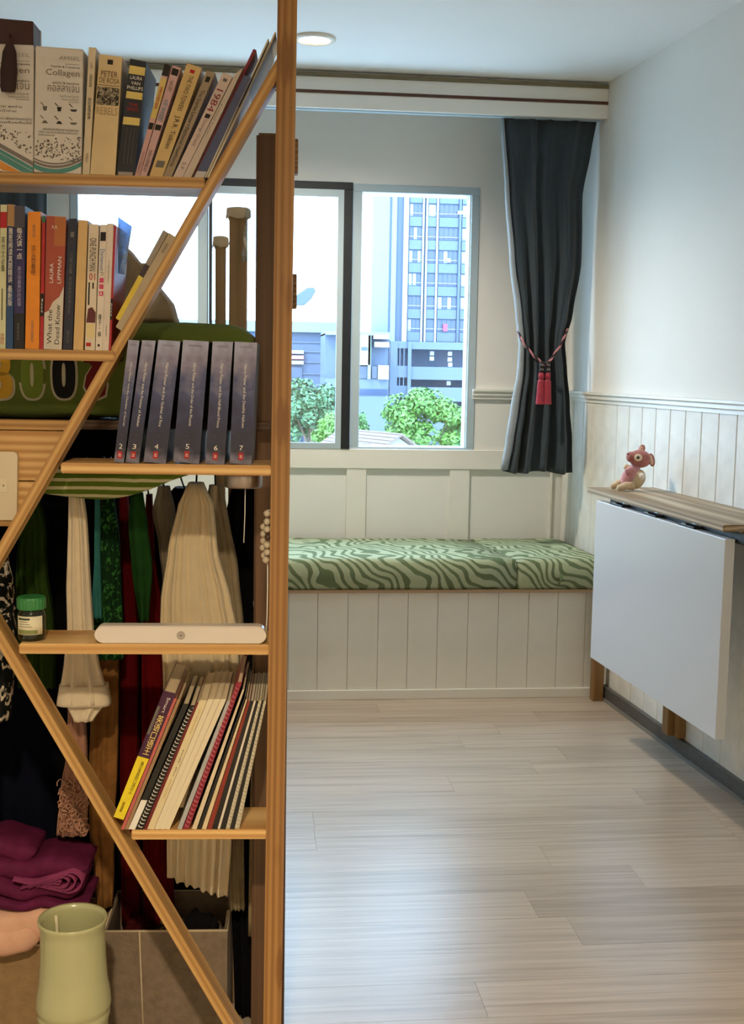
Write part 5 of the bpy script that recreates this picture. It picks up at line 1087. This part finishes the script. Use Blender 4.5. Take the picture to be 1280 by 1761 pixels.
# car park podium below it
PY = TY-6
def Xp(px): return ex(px, 650, PY).x
def Zp(py): return ex(740, py, PY).z
po = thing('parking_podium', 'blue grey multi storey car park at the foot of the tower', 'building', (Xp(740), PY+3, GZ))
ebox(Xp(670), Xp(905), PY+4.6, PY+5, GZ, Zp(590)).build('podium_core', M_ts, po)
for y0, y1 in ((588, 592), (640, 644), (668, 672), (705, 709)): ebox(Xp(670), Xp(905), PY+0.1, PY+5, Zp(y1), Zp(y0)).build('deck_slab', M_ts, po)
for px in (905,): ebox(Xp(px)-0.4, Xp(px), PY+0.1, PY+5, GZ, Zp(588)).build('end_wall', M_ts, po)
for y0, y1 in ((588, 601), (631, 653), (666, 690), (703, 800)):
    ebox(Xp(702), Xp(905), PY, PY+1, Zp(y1) if y1 < 800 else GZ, Zp(y0)).build('parapet', M_ts, po)
ebox(Xp(670), Xp(682), PY-0.6, PY+1, GZ, Zp(588)).build('stair_tower', M_ts, po); ebox(Xp(700), Xp(706), PY-0.6, PY+1, GZ, Zp(588)).build('pillar', M_ts, po)
for y0, y1 in ((588, 600), (630, 650), (664, 683), (694, 800)): ebox(Xp(682), Xp(700), PY-0.3, PY+1, Zp(y1) if y1 < 800 else GZ, Zp(y0)).build('stair_panel', M_ts, po)
for y0, y1 in ((600, 630), (650, 664), (683, 694)):
    for px in (686, 693): ebox(Xp(px), Xp(px+1.6), PY-0.3, PY+1, Zp(y1), Zp(y0)).build('mullion', M_ts, po)
for px, py in ((740, 604), (740, 613), (771, 604), (771, 614), (772, 623), (770, 655)): ebox(Xp(px), Xp(px+7), PY+0.6, PY+0.95, Zp(py+7), Zp(py)).build('white_panel', M_tw, po)  # plain white panels on the parking decks
# white low block left of the tower
LY = 150.0
def Xl(px): return ex(px, 620, LY).x
def Zl(py): return ex(640, py, LY).z
lb = thing('white_block', 'low white and blue building joined to the car park', 'building', (Xl(640), LY+5, GZ))
ebox(Xl(560), Xl(669), LY, LY+10, GZ, Zl(652)).build('lower_wall', M_ts, lb); ebox(Xl(560), Xl(669), LY+1, LY+10, Zl(652), Zl(574)).build('upper_wall', M_tb, lb)
ebox(Xl(560), Xl(669), LY-0.3, LY+10, Zl(577), Zl(571)).build('roof_slab', M_tc, lb)
for a, b_, y0, y1, m in ((600, 636, 577, 628, M_tw), (641, 668, 576, 583, M_tw), (643, 668, 588, 597, M_tw), (650, 668, 628, 652, M_tw), (632, 637, 577, 652, M_tc)):
    ebox(Xl(a), Xl(b_), LY-0.8, LY+1, Zl(y1), Zl(y0)).build('wall_panel', m, lb)
for a, b_, y0, y1 in ((620, 631, 597, 603), (617, 632, 630, 651), (640, 649, 630, 651), (617, 668, 669, 680)):
    ebox(Xl(a), Xl(b_), LY-0.9 if y0 < 610 else LY-0.1, LY+0.5, Zl(y1), Zl(y0)).build('window', M_tg, lb)
# wide low hall seen through the black edged sash
HY = 175.0
def Xh(px): return ex(px, 620, HY).x
def Zh(py): return ex(540, py, HY).z
hb = thing('wide_hall', 'wide low blue grey hall with a pale flat roof', 'building', (Xh(480), HY+10, GZ))
ebox(Xh(40), Xh(588), HY, HY+20, GZ, Zh(572)).build('hall_wall', M_tb, hb); ebox(Xh(36), Xh(590), HY-1, HY+20, Zh(572), Zh(554)).build('roof_band', M_tc, hb)
for y0 in (588, 604, 622, 642): ebox(Xh(40), Xh(588), HY-0.2, HY+0.1, Zh(y0+2), Zh(y0)).build('cladding_joint', M_ts, hb)
for k, py in enumerate((603, 612, 621)): ebox(Xh(490), Xh(522), HY-0.8, HY, Zh(py+6), Zh(py)).build('sign_board', M_tw if k != 1 else mat('sign_red', (214, 120, 120), 0.6), hb)
ebox(Xh(440), Xh(520), HY-0.3, HY+0.1, GZ, Zh(632)).build('dark_bay_panel', M_tg, hb)  # open loading bay: its inner shade is put into a dark panel
# house with a gabled roof
RY = 100.0
def xr_(px, py): return ex(px, py, RY)
hs = thing('gabled_house', 'small white house with a pale brown tiled gable roof below the trees', 'house', (xr_(690, 775).x, RY+4, GZ))
M_roof = mat('roof_tile', (98, 84, 76), 0.8, var=0.1, vs=1.5); M_hw = mat('house_white', (143, 141, 136), 0.7)
rz, ez = xr_(685, 751).z, xr_(720, 776).z; gx_, gl, gr_ = xr_(683, 760).x, xr_(650, 776).x, xr_(719, 776).x
MB().prism([(gl, RY, GZ), (gr_, RY, GZ), (gr_, RY, ez), (gx_, RY, rz), (gl, RY, ez)], (-3.5, 7, 0)).build('house_wall', M_hw, hs)
dvec = Vector((-4.0, 8.0, 0)); o3 = Vector((0.35, -0.7, 0)); zo = Vector((0, 0, 0.12))
rz2 = Vector((gx_, RY, rz))
for e_x, nm in ((gl-0.9, 'roof_slope'), (gr_+0.2, 'roof_slope')):
    e0 = Vector((e_x, RY, ez-0.25 if e_x > gl else ez-0.6))
    A = [rz2+o3+zo, e0+o3+zo, e0+dvec+zo, rz2+dvec+zo]
    MB().prism(A, (0, 0, 0.18)).build(nm, M_roof, hs)
for k in range(7):
    s = (k+0.5)/7; e0 = Vector((gl-0.9, RY, ez-0.6)); p0, p1 = rz2*(1-s)+e0*s+o3, rz2*(1-s)+e0*s+dvec
    MB().tube([p0+Vector((0, 0, 0.33)), p1+Vector((0, 0, 0.33))], 0.035, 6).build('tile_course', M_roof, hs)
# annex roof between the two windows
A = [xr_(612, 762), xr_(640, 760), xr_(620, 776), xr_(608, 776)]
MB().prism([p+Vector((0, -1, 0)) for p in A], (-1.0, 3, -0.6)).build('annex_roof', M_roof, hs)
# trees
def leaf_mat(name, rgb):
    m = mat(name, rgb, 0.6, var=0.45, vs=1.4); return m
M_trunk = mat('tree_bark', (110, 96, 80), 0.9, var=0.2, vs=4)
def tree(label, px, py, rx, ry, Y, m, n, seed):
    c = ex(px, py, Y); k = Y/2100; RX, RZ_ = rx*k, ry*k; rr = random.Random(seed)
    t = thing('leafy_tree', label, 'tree', (c.x, Y, GZ), 'trees outside the window')
    MB().tube([(c.x, Y, GZ), (c.x+0.2, Y, (GZ+c.z)/2), (c.x, Y, c.z)], [0.45, 0.35, 0.2], 10).build('trunk', M_trunk, t)
    for q in range(4):
        a = q*1.6+seed; MB().tube([(c.x, Y, c.z-RZ_*0.9), (c.x+math.cos(a)*RX*0.55, Y+math.sin(a)*RX*0.5, c.z+RZ_*0.2*math.sin(q))], [0.18, 0.05], 6).build('branch', M_trunk, t)
    clumps = []
    for q in range(46):
        a = rr.random()*6.283; e = math.acos(1-1.6*rr.random()); r = 0.62+0.3*rr.random()
        clumps.append((Vector((math.sin(e)*math.cos(a)*RX*r, math.sin(e)*math.sin(a)*RX*0.8*r, math.cos(e)*RZ_*r)), 0.2+0.16*rr.random()))
    vs_, fs_ = [], []
    for q in range(n):
        cc, cr = clumps[q % len(clumps)]; d = Vector((rr.gauss(0, 1), rr.gauss(0, 1), rr.gauss(0, 1))).normalized()
        p = Vector((c.x, Y, c.z))+cc+Vector((d.x*cr*RX, d.y*cr*RX, d.z*cr*RZ_))*(0.7+0.3*rr.random())
        s = 0.17+0.14*rr.random(); nrm = (d+Vector((rr.gauss(0, .5), rr.gauss(0, .5), rr.gauss(0, .5)+0.4))).normalized()
        a = nrm.cross(Vector((rr.random()-.5, rr.random()-.5, rr.random()-.5))).normalized(); b = nrm.cross(a)
        k0 = len(vs_); vs_ += [p+a*s, p+b*s*0.6, p-a*s, p-b*s*0.6]; fs_.append((k0, k0+1, k0+2, k0+3))
    o = MB().add(vs_, fs_).build('leaf_crown', m, t); o['kind'] = 'stuff'
    return t
M_lf1 = leaf_mat('leaf_bright', (74, 117, 43)); M_lf2 = leaf_mat('leaf_mid', (64, 105, 55)); M_lf3 = leaf_mat('leaf_blue', (60, 97, 64))
tree('broad bright green tree in front of the car park', 735, 728, 82, 56, 128, M_lf1, 9000, 3)
tree('dense green tree in front of the wide hall', 535, 715, 58, 66, 122, M_lf3, 7000, 8)
tree('lower green tree beside the dense one, behind the black sash', 575, 748, 34, 34, 112, M_lf1, 4000, 12)
tree('small green tree beside the gabled house', 614, 748, 20, 36, 117, M_lf2, 3000, 17)
tree('green tree half hidden behind the wooden bookshelf', 440, 730, 50, 60, 142, M_lf2, 5000, 21)
tree('round green tree standing alone before the long end of the wide hall', 250, 735, 60, 55, 138, M_lf3, 5000, 29)
# street lamp whose head shows next to the post
SY = 60.0
sl_ = thing('street_lamp', 'grey street lamp with a wide flat head in the sky beside the post', 'street lamp', (ex(470, 520, SY).x, SY, GZ))
lp = [ex(470, 560, SY), ex(474, 525, SY), ex(500, 516, SY)]
MB().tube([(lp[0].x, SY, GZ), lp[0], lp[1], lp[2]], [0.12, 0.09, 0.07, 0.06], 10).build('pole', mat('lamp_grey', (61, 72, 84), 0.5), sl_)
hp = [ex(x, y, SY) for x, y in ((498, 520), (512, 506), (528, 495), (540, 494), (543, 501), (536, 514), (524, 525), (506, 526))]
MB().loft([[p+Vector((0, v, 0)) for p in hp] for v in (-0.2, 0.2)], smooth=False).build('lamp_head', mat('lamp_grey', (61, 72, 84), 0.5), sl_, bevel=0.05)

flush_texts()
